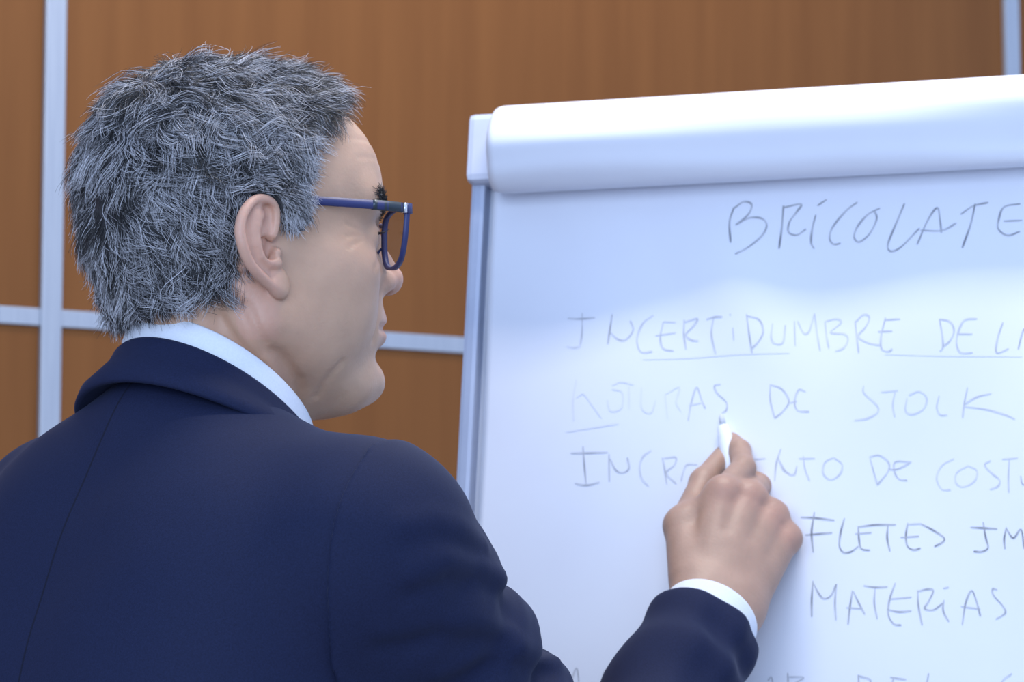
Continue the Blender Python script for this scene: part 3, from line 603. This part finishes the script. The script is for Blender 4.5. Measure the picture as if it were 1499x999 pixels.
# soft under-volume
th = np.linspace(0.02, 2.25, 90); ph = np.linspace(0, 2*math.pi, 161)[:-1]
TH, PH = np.meshgrid(th, ph, indexing='ij'); D3 = np.stack([np.sin(TH)*np.cos(PH), np.sin(TH)*np.sin(PH), np.cos(TH)], -1).reshape(-1, 3).astype(f4)
S = cast(D3); Tt = hthick(S); mk = hmask(S)
off_ = np.where(mk > 0, Tt*0.50*(1+0.30*vnoise(S, 90, 3)), -0.004)
Vc = S+D3*off_[:, None]; nP = len(ph)
q = np.array([[i*nP+j, (i+1)*nP+j, (i+1)*nP+(j+1) % nP, i*nP+(j+1) % nP] for i in range(len(th)-1) for j in range(nP)])
keep = (mk[q] > -0.012).any(1); q = q[keep]
cc = np.tile(np.array([0.030, 0.031, 0.038]), (len(Vc), 1))
cw = np.clip((S[:, 0]-0.0)/0.03, 0, 1)*np.clip((0.09-S[:, 2])/0.03, 0, 1); cc = cc*(1-cw[:, None]*0.8)+np.array([0.26, 0.25, 0.26])*cw[:, None]*0.8
us_, inv = np.unique(q.ravel(), return_inverse=True)
hair = mpart('hair', h2w(Vc[us_]), inv.reshape(-1, 4), M_hair, cols=cc[us_]); hair['label'] = 'short wavy salt and pepper grey hair'
def strands(name, root, tang, nrm_fn, Lh, Hh, lift, col, rad, curl, seg=5, clump=None, parent=None, base_fn=skull, curlf=160.0):
    """bundle of tapering hairs that follow a surface: root points, flow, length, height profile"""
    n = len(root); P = np.zeros((n, seg+1, 3), f4); cur = root.copy(); P[:, 0] = cur
    ph1 = rng.uniform(0, 6.28, n) if clump is None else clump[0]; tg = tang.copy()
    g0, _ = grad(base_fn, cur)
    surf = cur.copy()
    for s in range(1, seg+1):
        t = s/seg; side = np.cross(g0, tg)
        surf = surf+(tg+side*(curl*np.cos(curlf*Lh*t+ph1))[:, None])*(Lh/seg)[:, None]
        g0, d0 = grad(base_fn, surf); surf = surf-g0*d0[:, None]
        tg = tg-g0*(tg*g0).sum(1)[:, None]; tg /= np.maximum(np.linalg.norm(tg, axis=1), 1e-6)[:, None]
        hgt = Hh*(1-(1-t)**1.8)+lift*t*t+0.0016*np.sin(curlf*1.2*Lh*t+ph1*1.7)*t
        P[:, s] = surf+g0*hgt[:, None]
    Pw = h2w(P.reshape(-1, 3)).reshape(n, seg+1, 3)
    T = np.gradient(Pw, axis=1); T /= np.maximum(np.linalg.norm(T, axis=2), 1e-9)[..., None]
    r0 = rng.normal(size=(n, 1, 3)); A = np.cross(T, np.broadcast_to(r0, T.shape)); A /= np.maximum(np.linalg.norm(A, axis=2), 1e-9)[..., None]; Bn = np.cross(T, A)
    taper = np.linspace(1, 0.25, seg+1)[None, :, None]*rad[:, None, None]
    ring = [Pw+taper*(math.cos(a)*A+math.sin(a)*Bn) for a in (0, 2.094, 4.189)]
    VV = np.stack(ring, 2)                       # n, seg+1, 3 sides, 3
    base = (np.arange(n)*(seg+1)*3)[:, None, None]; si = np.arange(seg)[None, :, None]*3; kk = np.arange(3)[None, None, :]; k2 = (kk+1) % 3
    q = np.stack([base+si+kk, base+si+k2, base+si+3+k2, base+si+3+kk], -1).reshape(-1, 4)
    o = mpart(name, VV.reshape(-1, 3), q, M_hair, parent, cols=np.repeat(col, (seg+1)*3, axis=0)); o['kind'] = 'stuff'; return o
NC, NS = 2150, 29
dr = rng.normal(size=(NC*3, 3)).astype(f4); dr /= np.linalg.norm(dr, axis=1)[:, None]
cp = cast(dr); crown = np.array([-0.060, -0.012, 0.120])
dx = (crown-HC+rng.normal(size=(170, 3))*0.020).astype(f4); dx /= np.linalg.norm(dx, axis=1)[:, None]
cp = np.vstack([cp[hmask(cp) > 0.0005][:NC], cast(dx)]); nC = len(cp)
def flow(P, g):
    t = P-crown; dc = np.linalg.norm(t, axis=1)[:, None]; t = t/np.maximum(dc, 0.004)+rng.normal(size=P.shape)*np.clip(1.4-dc/0.022, 0, 1.4)
    t = t+np.array([0.10, 0, -0.35])*np.clip((0.10-P[:, 2])/0.06, 0, 1)[:, None]
    t = t-g*(t*g).sum(1)[:, None]; return t/np.maximum(np.linalg.norm(t, axis=1), 1e-6)[:, None]
gC, _ = grad(skull, cp); fC = flow(cp, gC); ang = 0.8*vnoise(cp, 55, 5)+rng.normal(size=nC)*0.38
fC = fC*np.cos(ang)[:, None]+np.cross(gC, fC)*np.sin(ang)[:, None]
Tk = hthick(cp); mC = hmask(cp)
LC = (0.013+Tk*1.25)*rng.uniform(0.75, 1.25, nC)*np.clip(0.28+mC/0.028, 0.28, 1)
HCt = Tk*np.clip(0.84+0.40*vnoise(cp, 75, 8)+rng.normal(size=nC)*0.16, 0.40, 1.25); LI = Tk*rng.normal(0.04, 0.12, nC)
CA = np.clip(0.25+Tk/0.018*0.75, 0, 1.0)*rng.choice([-1, 1], nC); PHs = rng.uniform(0, 6.28, nC); SEG = 7; cf = rng.uniform(130, 230, nC)
G = np.zeros((nC, SEG+1, 3)); NRM = np.zeros((nC, SEG+1, 3)); G[:, 0] = cp; NRM[:, 0] = gC; surf = cp.astype(f4).copy(); tg = fC.copy(); g0 = gC
for s in range(1, SEG+1):
    t = s/SEG; side = np.cross(g0, tg); surf = (surf+(tg+side*(CA*np.cos(cf*LC*t+PHs))[:, None])*(LC/SEG)[:, None]).astype(f4)
    g0, d0 = grad(skull, surf); surf = surf-g0*d0[:, None]; tg = tg-g0*(tg*g0).sum(1)[:, None]; tg /= np.maximum(np.linalg.norm(tg, axis=1), 1e-6)[:, None]
    NRM[:, s] = g0; G[:, s] = surf+g0*(HCt*(1-(1-t)**1.8)+LI*t*t+0.0018*np.sin(cf*1.2*LC*t+PHs*1.7)*t)[:, None]
ci_ = np.repeat(np.arange(nC), NS); n = len(ci_); tt = np.linspace(0, 1, SEG+1)[None, :, None]
ofs = rng.normal(size=(n, 3))*0.0034; gr = gC[ci_]; nn = (ofs*gr).sum(1)[:, None]; ofs = ofs-gr*nn
edge = np.clip(mC[ci_]/0.010, 0.30, 1)[:, None]; ofs = ofs*edge
lean = rng.normal(size=(n, 3))*0.0028; stf = rng.uniform(0.82, 1.0, n)
PT = G[ci_]+ofs[:, None, :]*(1-0.60*tt)+lean[:, None, :]*tt**1.5+NRM[ci_]*(nn*0.45*edge)[:, None, :]*(1-0.5*tt)
PT = PT[:, :1]+(PT-PT[:, :1])*(stf[:, None, None])
qe = np.stack([PT[..., 0], -np.abs(PT[..., 1]), PT[..., 2]], -1)-EP0; ue, we = qe@EU, qe@EN
inear = (we > -0.0035) & (ue > 0.003) & (ue < 0.047) & (PT[..., 2] < 0.038-0.12*np.abs(ue-0.028)) & (PT[..., 2] > -0.04)
okr = (hmask(PT[:, 0]) > -0.0015) & ~inear.any(1); PT = PT[okr]; ci_ = ci_[okr]; n = len(PT); root = PT[:, 0]
wt = np.clip((root[:, 0]+0.002)/0.026, 0, 1)*np.clip((0.098-root[:, 2])/0.03, 0, 1)
pw = 0.41+0.56*wt+0.16*vnoise(root, 45, 9)-0.12*np.clip((root[:, 2]-0.11)/0.02, 0, 1)
white = rng.uniform(0, 1, n) < pw+rng.uniform(-0.40, 0.40, nC)[ci_]
tone = np.where(white, rng.uniform(0.36, 0.80, n), rng.uniform(0.010, 0.05, n))
def ribbons(name, PT, col, rad, parent):
    n, m = PT.shape[:2]; Pw = h2w(PT.reshape(-1, 3)).reshape(n, m, 3)
    T = np.gradient(Pw, axis=1); T /= np.maximum(np.linalg.norm(T, axis=2), 1e-9)[..., None]
    r0 = rng.normal(size=(n, 1, 3)); A = np.cross(T, np.broadcast_to(r0, T.shape)); A /= np.maximum(np.linalg.norm(A, axis=2), 1e-9)[..., None]; Bn = np.cross(T, A)
    tp_ = np.linspace(1, 0.25, m)[None, :, None]*rad[:, None, None]
    VV = np.stack([Pw+tp_*(math.cos(a)*A+math.sin(a)*Bn) for a in (0, 2.094, 4.189)], 2)
    base = (np.arange(n)*m*3)[:, None, None]; si = np.arange(m-1)[None, :, None]*3; kk = np.arange(3)[None, None, :]; k2 = (kk+1) % 3
    q = np.stack([base+si+kk, base+si+k2, base+si+3+k2, base+si+3+kk], -1).reshape(-1, 4)
    o = mpart(name, VV.reshape(-1, 3), q, M_hair, parent, cols=np.repeat(col, m*3, axis=0)); o['kind'] = 'stuff'; return o
ribbons('hair_strands', PT, tone[:, None]*np.array([0.99, 0.975, 1.03]), np.where(white, 0.00030, 0.00023), hair)
# eyebrows
def brow_base(P): return head(P)
for s in (-1, 1):
    n = 520; t = rng.uniform(0, 1, n); A0, A1 = np.array([0.1035, 0.014*s, 0.0360]), np.array([0.0800, 0.050*s, 0.0375])
    p = A0+(A1-A0)*t[:, None]+np.array([0, 0, 1])*(0.006*np.sin(t*2.6)[:, None])+rng.normal(size=(n, 3))*np.array([0.001, 0.001, 0.0024])
    p = p.astype(f4); 
    for _ in range(3): g0, d0 = grad(head, p); p = p-g0*d0[:, None]
    tg2 = np.tile((A1-A0)/np.linalg.norm(A1-A0), (n, 1))+np.array([0, 0, 0.10])+rng.normal(size=(n, 3))*0.2; g0, _ = grad(head, p); tg2 = tg2-g0*(tg2*g0).sum(1)[:, None]; tg2 /= np.linalg.norm(tg2, axis=1)[:, None]
    strands('eyebrow', p, tg2, None, np.full(n, 0.0068), np.full(n, 0.0012), np.zeros(n), np.repeat(rng.uniform(0.012, 0.07, n)[:, None], 3, 1), np.full(n, 0.00030), np.full(n, 0.1), 3, None, None, head)
    n = 60; t = np.linspace(-1, 1, n); p = np.array([0.0935, 0.033*s, 0.0185])+np.stack([-0.0045*t**2, 0.0125*t*s, -0.001*t**2], 1)
    Vl = []; Ql = []
    for k in range(n):
        a = p[k]; d_ = np.array([0.9, 0.35*t[k]*s, 0.10]); pts = [a, a+d_*0.004+[0, 0, -0.0006], a+d_*0.0075+[0, 0, 0.0010]]
        v, f = tube(pts, [0.00022, 0.00018, 0.00008], 3, False); Ql.append(f[0]+len(Vl)*9); Vl.append(v)
    o = mpart('eyelashes', h2w(np.vstack(Vl)), np.vstack(Ql), M_hair, cols=np.full((n*9, 3), 0.012)); o['kind'] = 'stuff'

# ------------------------------------------------------------------ jacket
def jk(P):
    Q = P.copy(); Q[:, 2] = Q[:, 2]-0.022*np.clip(Q[:, 1]/0.16, 0, 1); Q[:, 1] = np.abs(Q[:, 1])
    d = cap(Q, (-0.020, 0, -0.070), (-0.005, 0.150, -0.088), 0.080, 0.071)
    d = smin(d, ell(Q, (-0.012, 0, -0.22), (0.135, 0.178, 0.20)), 0.06)
    d = smin(d, ell(Q, (-0.066, 0.076, -0.185), (0.064, 0.074, 0.14)), 0.05)
    d = smin(d, ell(Q, (0.005, 0, -0.46), (0.132, 0.170, 0.30)), 0.09)
    d = smin(d, cap(Q, (-0.030, 0, -0.012), (-0.026, 0.045, -0.052), 0.056, 0.058), 0.035)
    d = smax(d, -(P[:, 2]+0.66), 0.01)
    # open front
    v = np.maximum(np.abs(P[:, 1])-np.clip((P[:, 2]+0.36)*0.26, 0, 0.09), 0.055-P[:, 0]); d = smax(d, -v, 0.004)
    d = d+0.0022*vnoise(P, 14, 21)+0.0008*vnoise(P, 45, 22)
    d = d+groove(P, [(-0.05, -0.02, -0.075), (-0.06, -0.14, -0.15)], 0.03, 0.0015)
    return d.astype(f4)
def arm_sdf(pts, rads, cut, up):
    ax = [np.array(p) for p in pts]
    def fn(P):
        d = chain(P, ax, rads, 0.05)
        # folds across the sleeve, strongest near the elbow
        a, b_ = ax[0], ax[1]; ab_ = b_-a; Lb = np.linalg.norm(ab_); s = (P-a.astype(f4))@(ab_/Lb).astype(f4)
        e = ab_/Lb; o1 = up-e*np.dot(up, e); o1 /= np.linalg.norm(o1); o2 = np.cross(e, o1)
        rel = P-a.astype(f4); an_ = np.arctan2(rel@o2.astype(f4), rel@o1.astype(f4))
        gate = np.clip((cap(P, ax[1], ax[2], rads[1], rads[2])-cap(P, ax[0], ax[1], rads[0], rads[1]))/0.03+0.5, 0, 1)
        amp = gate*np.clip((s-0.0)/0.13, 0, 1)*np.clip((Lb+0.08-s)/0.08, 0, 1)
        fold = np.sin(s*105+1.3*np.sin(an_+0.7)+2.2+0.8*vnoise(P, 22, 41)); fold = np.sign(fold)*np.abs(fold)**0.8
        d = d-0.0075*amp*fold*(0.62+0.38*np.cos(an_-0.3))-(0.0022*vnoise(P, 50, 42)+0.0012*np.sin(s*210+2.5*np.sin(an_*1.5+1)+3*vnoise(P, 18, 44)))*np.clip(s/0.1, 0, 1)
        if len(ax) > 2:
            c = ax[2]; g = c-b_; g = g/np.linalg.norm(g); s2 = (P-b_.astype(f4))@g.astype(f4); Lc = np.linalg.norm(c-b_)
            d = d-0.0040*(1-gate)*np.clip(s2/0.05, 0, 1)*np.clip((Lc-0.035-s2)/0.05, 0, 1)*np.sin(s2*105+1.5*np.sin((P@np.array([30., 10, 20], f4)))+0.5)
            r_end = rads[2]; d = smax(d, s2-(Lc-cut), 0.006)
            hole = cap(P, c-g*(cut+0.03), c+g*0.05, r_end-0.0075); d = smax(d, -hole, 0.004)
        return d.astype(f4)
    return fn
SLR = b2w((0.004, -0.158, -0.097))
fr = arm_sdf([SLR, ELB, WRI+fa*0.004], [0.071, 0.053, 0.0450], 0.034, np.array([0.6, 0.3, 0.74]))
def jk_w(P): return jk(((P-BN.astype(f4))@MB.astype(f4)))
def shoulder(P): return smin(jk_w(P), fr(P), 0.026)
# armhole seam: traced line dropped onto the shoulder, then a lateral surface through it (body coordinates)
sz, sy = [], []
for px, py in ((545, 655), (530, 675), (512, 705), (497, 740), (486, 785), (481, 835), (482, 900), (488, 980)):
    r_ = ray(px, py); r_ = r_/np.linalg.norm(r_); t_ = np.linspace(1.9, 2.35, 900); pp = (CAM+t_[:, None]*r_).astype(f4); sd_ = shoulder(pp); hit = np.argmax(sd_ < 0) if (sd_ < 0).any() else np.argmin(sd_)
    q_ = w2b(pp[hit]); sz.append(q_[2]); sy.append(q_[1]-0.25*q_[0])
o_ = np.argsort(sz); sz = np.array(sz)[o_]; sy = np.array(sy)[o_]
sz = np.concatenate([[sz[0]-0.16, sz[0]-0.06], sz]); sy = np.concatenate([[sy[0]-0.20, sy[0]-0.004], sy])
CRE = []
for tr_ in (((585, 770), (630, 762), (668, 775), (700, 800)), ((600, 840), (650, 822), (700, 828), (735, 850)), ((560, 920), (640, 905), (700, 912), (745, 930)), ((640, 985), (700, 955), (760, 950), (810, 968))):
    c_ = []
    for px, py in tr_:
        r_ = ray(px, py); r_ = r_/np.linalg.norm(r_); t_ = np.linspace(1.9, 2.4, 600); pp = (CAM+t_[:, None]*r_).astype(f4); sd_ = fr(pp); c_.append(pp[np.argmax(sd_ < 0.002) if (sd_ < 0.002).any() else np.argmin(sd_)])
    CRE.append(np.array(c_))
def creases(P):     # soft pulled folds of the sleeve cloth
    o = np.zeros(len(P), f4)
    for c in CRE:
        m_ = ((P > c.min(0)-0.03) & (P < c.max(0)+0.03)).all(1)
        if m_.any(): o[m_] += groove(P[m_], c, 0.0075, 0.0042)-groove(P[m_]+np.array([0, 0, 0.013], f4), c, 0.009, 0.0030)
    return o
def gseam(P):
    q = (P-BN.astype(f4))@MB.astype(f4); return (q[:, 1]-0.25*q[:, 0]-np.interp(q[:, 2], sz, sy)).astype(f4)
def torso_w(P):
    j_ = jk_w(P); s_ = smin(j_, fr(P), 0.026); g = gseam(P)
    return np.minimum(j_, smax(smax(s_, -(g+0.008), 0.004), j_-0.020, 0.006)).astype(f4)
def sleeve_w(P):
    f_ = fr(P); j_ = jk_w(P); s_ = smin(j_, f_, 0.026); g = gseam(P)
    cr_ = -creases(P); f_ = f_+cr_; s_ = s_+cr_
    return np.minimum(f_, np.maximum(smax(s_-0.0036*np.clip((0.13-j_)/0.07, 0, 1), g, 0.005), f_-0.03)).astype(f4)
def torso_b(P): return torso_w((BN+P.astype(np.float64)@MB.T).astype(f4))
JV, JQ = sdf_mesh(torso_b, (-0.20, -0.29, -0.70), (0.18, 0.27, 0.09), 0.0040)
jacket = mpart('jacket', b2w(JV), JQ, M_navy, attrs={'body': JV}); jacket['label'] = 'dark navy wool suit jacket'
pp = np.array([SLR, ELB, WRI]); SV, SQ = sdf_mesh(sleeve_w, pp.min(0)-0.11, pp.max(0)+0.09, 0.0027)
sleeve = mpart('sleeve', SV, SQ, M_navy, jacket, attrs={'body': np.tile([0, 1.0, 0], (len(SV), 1))})
SLL = b2w((0.005, 0.172, -0.078))
fl2 = arm_sdf([SLL, EL2, WL2], [0.076, 0.062, 0.050], 0.012, np.array([0, -1.0, 0.2]))
pp = np.array([SLL, EL2, WL2]); SV, SQ = sdf_mesh(fl2, pp.min(0)-0.10, pp.max(0)+0.09, 0.006)
mpart('sleeve', SV, SQ, M_navy, jacket, attrs={'body': np.tile([0, 1.0, 0], (len(SV), 1))})
def neck_ring(name, prof, span, m, parent, cx=0.0, sx=1.0):
    """band round the neck: prof(phi) gives a closed section of (radius, height), phi = 0 at the nape"""
    ph_ = np.linspace(-span, span, 97); V = []; 
    for p in ph_:
        for (r_, z_) in prof(p): V.append((cx-r_*math.cos(p)*sx, -r_*math.sin(p)*1.0, z_))
    k = len(prof(0.0)); q = [[i*k+j, i*k+(j+1) % k, (i+1)*k+(j+1) % k, (i+1)*k+j] for i in range(96) for j in range(k)]
    V = np.array(V); V = np.vstack([V, V[:k].mean(0), V[-k:].mean(0)]); tr = [[96*k+k, (j+1) % k, j] for j in range(k)]+[[96*k+k+1, 96*k+j, 96*k+(j+1) % k] for j in range(k)]
    return mpart(name, b2w(V), [np.array(q), np.array(tr)], m, parent, **({'attrs': {'body': np.tile([0, 1.0, 0], (len(V), 1))}} if m is M_navy else {}))
def jprof(p):
    zt = 0.0505-0.040*(1-math.cos(p)); zb = 0.017-0.038*(1-math.cos(p)); ro = 0.0945+0.010*math.sin(p)**2
    return [(0.069, zb+0.004), (0.0705, zt-0.006), (0.0720, zt-0.001), (0.0745, zt), (0.0765, zt-0.002), (0.080, zt-0.010), (0.086, zt*0.5+zb*0.5), (ro-0.002, zb+0.008), (ro, zb+0.001), (ro-0.001, zb-0.001), (ro-0.004, zb-0.001), (0.080, zb+0.004)]
neck_ring('collar', jprof, 2.2, M_navy, jacket, -0.002)
shirt = None
def sh(P):
    Q = P.copy(); Q[:, 1] = np.abs(Q[:, 1])
    d = smin(cap(Q, (-0.01, 0, -0.075), (-0.0, 0.13, -0.11), 0.068, 0.05), ell(Q, (-0.008, 0, -0.24), (0.118, 0.165, 0.20)), 0.05)
    d = smin(d, ell(Q, (0.005, 0, -0.46), (0.112, 0.155, 0.24)), 0.08); return d.astype(f4)
XV, XQ = sdf_mesh(sh, (-0.15, -0.20, -0.72), (0.14, 0.20, 0.02), 0.008)
shirt = mpart('shirt', b2w(XV), XQ, M_shirt); shirt['label'] = 'white cotton dress shirt'
def sprof(p):
    zt = 0.0665-0.037*(1-math.cos(p)); zb = 0.0-0.040*(1-math.cos(p))
    return [(0.0640, zb), (0.0650, zt-0.004), (0.0660, zt-0.0008), (0.0672, zt), (0.0684, zt-0.001), (0.0696, zt-0.006), (0.0712, zb+0.02), (0.0712, zb)]
neck_ring('collar', sprof, 2.75, M_shirt, shirt, -0.003)
def cuff_fn(P):
    c = WRI+fa*0.004; g = fa; s2 = (P-c.astype(f4))@g.astype(f4)
    d = cap(P, c-g*0.09, c+g*0.06, 0.0385, 0.0375); d = smax(d, s2+0.012, 0.004); d = smax(d, -(s2+0.07), 0.002)
    return smax(d, -cap(P, c-g*0.12, c+g*0.09, 0.0335, 0.0325), 0.003).astype(f4)
CV, CQ = sdf_mesh(cuff_fn, WRI-0.11, WRI+0.08, 0.0016)
mpart('cuff', CV, CQ, M_shirt, shirt)
def tr(P):
    d = cap(P, HIP+lft*0.06, HIP-lft*0.06, 0.125); d = smin(d, cap(P, HIP+UPZ*0.12+lft*0.05, HIP+UPZ*0.12-lft*0.05, 0.115), 0.06)
    for g in LEG: d = smin(d, chain(P, [g[0], g[1], g[2]], [0.105, 0.082, 0.085]), 0.05)
    d = smax(d, 0.035-P[:, 2], 0.01); return (d+0.003*vnoise(P, 25, 61)).astype(f4)
TV, TQ = sdf_mesh(tr, HIP-[0.30, 0.30, 0.90], HIP+[0.30, 0.30, 0.30], 0.011); mpart('trousers', TV, TQ, M_trouser)
for g, s in zip(LEG, (-1, 1)):
    def shoe(P, g=g):
        a = np.array([g[2][0], g[2][1], 0.045]); d = chain(P, [a-fwd*0.055, a+fwd*0.06, a+fwd*0.165-UPZ*0.012], [0.042, 0.044, 0.034], 0.02)
        d = smin(d, cap(P, a, a+UPZ*0.07, 0.042), 0.03); return smax(d, -P[:, 2]+0.001, 0.004).astype(f4)
    a = np.array([g[2][0], g[2][1], 0.05]); SHV, SHQ = sdf_mesh(shoe, a-[0.26, 0.26, 0.06], a+[0.26, 0.26, 0.12], 0.006); mpart('shoe', SHV, SHQ, M_shoe)

# ------------------------------------------------------------------ spectacles (head coordinates)
M_gl = mat('blue_acetate', (0.025, 0.03, 0.13), 0.45); add_noise(M_gl, nscale=80, c1=(0.024, 0.030, 0.115), c2=(0.032, 0.040, 0.145))
M_gd = mat('dark_grey_metal', (0.045, 0.06, 0.075), 0.35, 0.5); add_noise(M_gd, nscale=80, c1=(0.04, 0.055, 0.07), c2=(0.05, 0.065, 0.08))
M_gs = mat('silver_metal', (0.85, 0.87, 0.92), 0.2, 0.8); add_noise(M_gs, nscale=80, c1=(0.83, 0.85, 0.9), c2=(0.87, 0.89, 0.94))
M_lens = bpy.data.materials.new('lens_glass'); M_lens.use_nodes = True; N, L = M_lens.node_tree.nodes, M_lens.node_tree.links
N.remove(N['Principled BSDF']); g1 = N.new('ShaderNodeBsdfGlossy'); g1.inputs['Roughness'].default_value = 0.03; tn = N.new('ShaderNodeBsdfTransparent'); tn.inputs[0].default_value = (0.90, 0.91, 0.93, 1)
mxs = N.new('ShaderNodeMixShader'); mxs.inputs[0].default_value = 0.07; L.new(tn.outputs[0], mxs.inputs[1]); L.new(g1.outputs[0], mxs.inputs[2]); L.new(mxs.outputs[0], N['Material Output'].inputs[0])
GB = h2w((0.103, 0, 0.015)); specs = empty('eyeglasses', GB); tag(specs, 'blue framed eyeglasses with clear lenses worn by the man', 'eyeglasses')
def gpart(name, V, Q, m, parent=None, smooth=True): return mesh_np(name, h2w(V)-GB, Q, m, parent or specs, smooth)
def lens_pt(y, z):     # front surface of the spectacles, wrapped and tilted
    return np.array([0.1085-1.45*y*y+0.10*(z-0.03), y, z])
for s in (-1, 1):
    out = [(0.013, 0.020), (0.0145, 0.029), (0.022, 0.0335), (0.040, 0.0350), (0.058, 0.0345), (0.0675, 0.0315), (0.0685, 0.024), (0.0660, 0.011), (0.0600, 0.000), (0.050, -0.0055), (0.036, -0.0068), (0.023, -0.0035), (0.0160, 0.006)]
    lp = catmull(out+[out[0]], 5)[:-1]; m = len(lp); c = lp.mean(0); V = []
    for p in lp:
        dr_ = (p-c)/np.linalg.norm(p-c)
        for (a, xx) in ((0.0013, 0.0019), (0.0013, -0.0019), (-0.0011, -0.0019), (-0.0011, 0.0019)):
            pp_ = p+dr_*a; V.append(lens_pt(pp_[0]*s, pp_[1])+[xx, 0, 0])
    q = [[i*4+k, i*4+(k+1) % 4, ((i+1) % m)*4+(k+1) % 4, ((i+1) % m)*4+k] for i in range(m) for k in range(4)]
    rim = gpart('rim', np.array(V), np.array(q), M_gl)
    V = [lens_pt(p[0]*s, p[1]) for p in lp]+[lens_pt(c[0]*s, c[1])+[0.0008, 0, 0]]; V = V+[v-[0.0016, 0, 0] for v in V]
    t_ = [[i, (i+1) % m, m] for i in range(m)]+[[m+1+(i+1) % m, m+1+i, 2*m+1] for i in range(m)]
    gpart('lens', np.array(V), np.array(t_), M_lens)
    # temple: flat bar from the hinge to behind the ear
    e0 = lens_pt(0.0690*s, 0.0310); path = [e0, np.array([0.096, 0.0725*s, 0.0312]), np.array([0.080, 0.0755*s, 0.0320]), np.array([0.050, 0.0768*s, 0.0335]), np.array([0.022, 0.0755*s, 0.0350]), np.array([0.000, 0.0735*s, 0.0365]), np.array([-0.028, 0.0745*s, 0.0310]), np.array([-0.036, 0.0745*s, 0.0160])]
    def bar(pts, hh, ww):
        P = catmull(pts, 5); V = []
        for i_, p in enumerate(P):
            t_ = P[min(i_+1, len(P)-1)]-P[max(i_-1, 0)]; t_ /= np.linalg.norm(t_); o_ = np.array([0, 1.0, 0]); up_ = np.cross(t_, o_); up_ /= np.linalg.norm(up_); o_ = np.cross(up_, t_)
            for (a, b_) in ((1, 1), (1, -1), (-1, -1), (-1, 1)): V.append(p+up_*hh*a+o_*ww*b_)
        m_ = len(P); q = [[i*4+k, i*4+(k+1) % 4, (i+1)*4+(k+1) % 4, (i+1)*4+k] for i in range(m_-1) for k in range(4)]+[[3, 2, 1, 0], [(m_-1)*4+k for k in range(4)]]
        return np.array(V), np.array(q)
    V, q = bar(path[1:], 0.0030, 0.0013); tp = gpart('temple', V, q, M_gl, None, False)
    V, q = bar([path[1]*0.85+path[0]*0.15, path[1]*0.3+path[2]*0.7, path[2]*0.75+path[3]*0.25], 0.0033, 0.0016); gpart('temple_plate', V, q, M_gd, tp, False)
    V, q = bar([e0*0.62+path[1]*0.38, e0*0.25+path[1]*0.75], 0.0034, 0.0018); gpart('hinge', V, q, M_gs, tp, False)
    V, q = bar([e0+[0.003, -0.002*s, 0], e0*0.62+path[1]*0.38], 0.0036, 0.0018); gpart('end_piece', V, q, M_gl, rim, False)
    v, f = tube([lens_pt(0.0140*s, 0.010)-[0.002, 0, 0], np.array([0.1015, 0.0110*s, 0.006]), np.array([0.0990, 0.0120*s, 0.003])], [0.0008, 0.0012, 0.0022], 8); gpart('nose_pad', v, f, M_gl, rim)
v, f = tube(catmull([lens_pt(0.0135, 0.024), lens_pt(0.006, 0.0275)+[0.001, 0, 0], lens_pt(-0.006, 0.0275)+[0.001, 0, 0], lens_pt(-0.0135, 0.024)], 5), 0.0017, 8); gpart('bridge', v, f, M_gl)

# ------------------------------------------------------------------ white marker in the hand
M_pen = mat('white_pen_plastic', (0.82, 0.85, 0.92), 0.35); add_noise(M_pen, nscale=60, c1=(0.80, 0.83, 0.90), c2=(0.84, 0.87, 0.94))
M_nib = mat('grey_felt_nib', (0.55, 0.57, 0.62), 0.8); add_noise(M_nib, nscale=90, c1=(0.5, 0.52, 0.57), c2=(0.6, 0.62, 0.67))
pu, pv = chart_uv(1060, 612); TIP = CP(pu, pv, float(bulge(pu, pv))+0.002); PE = at(1082, 735, 2.565); pd = PE-TIP; pl = np.linalg.norm(pd); pd /= pl
pen = empty('marker_pen', TIP); tag(pen, 'white marker pen gripped in the right hand against the paper', 'marker pen')
v, f = tube([TIP+pd*x-TIP for x in (0.010, 0.011, 0.020, 0.024, 0.10, 0.104)], [0.0042, 0.0050, 0.0058, 0.0068, 0.0068, 0.0058], 18); mesh_np('barrel', v, f, M_pen, pen)
v, f = tube([pd*x for x in (0.0, 0.003, 0.0105)], [0.0012, 0.0022, 0.0024], 12); mesh_np('nib', v, f, M_nib, pen)
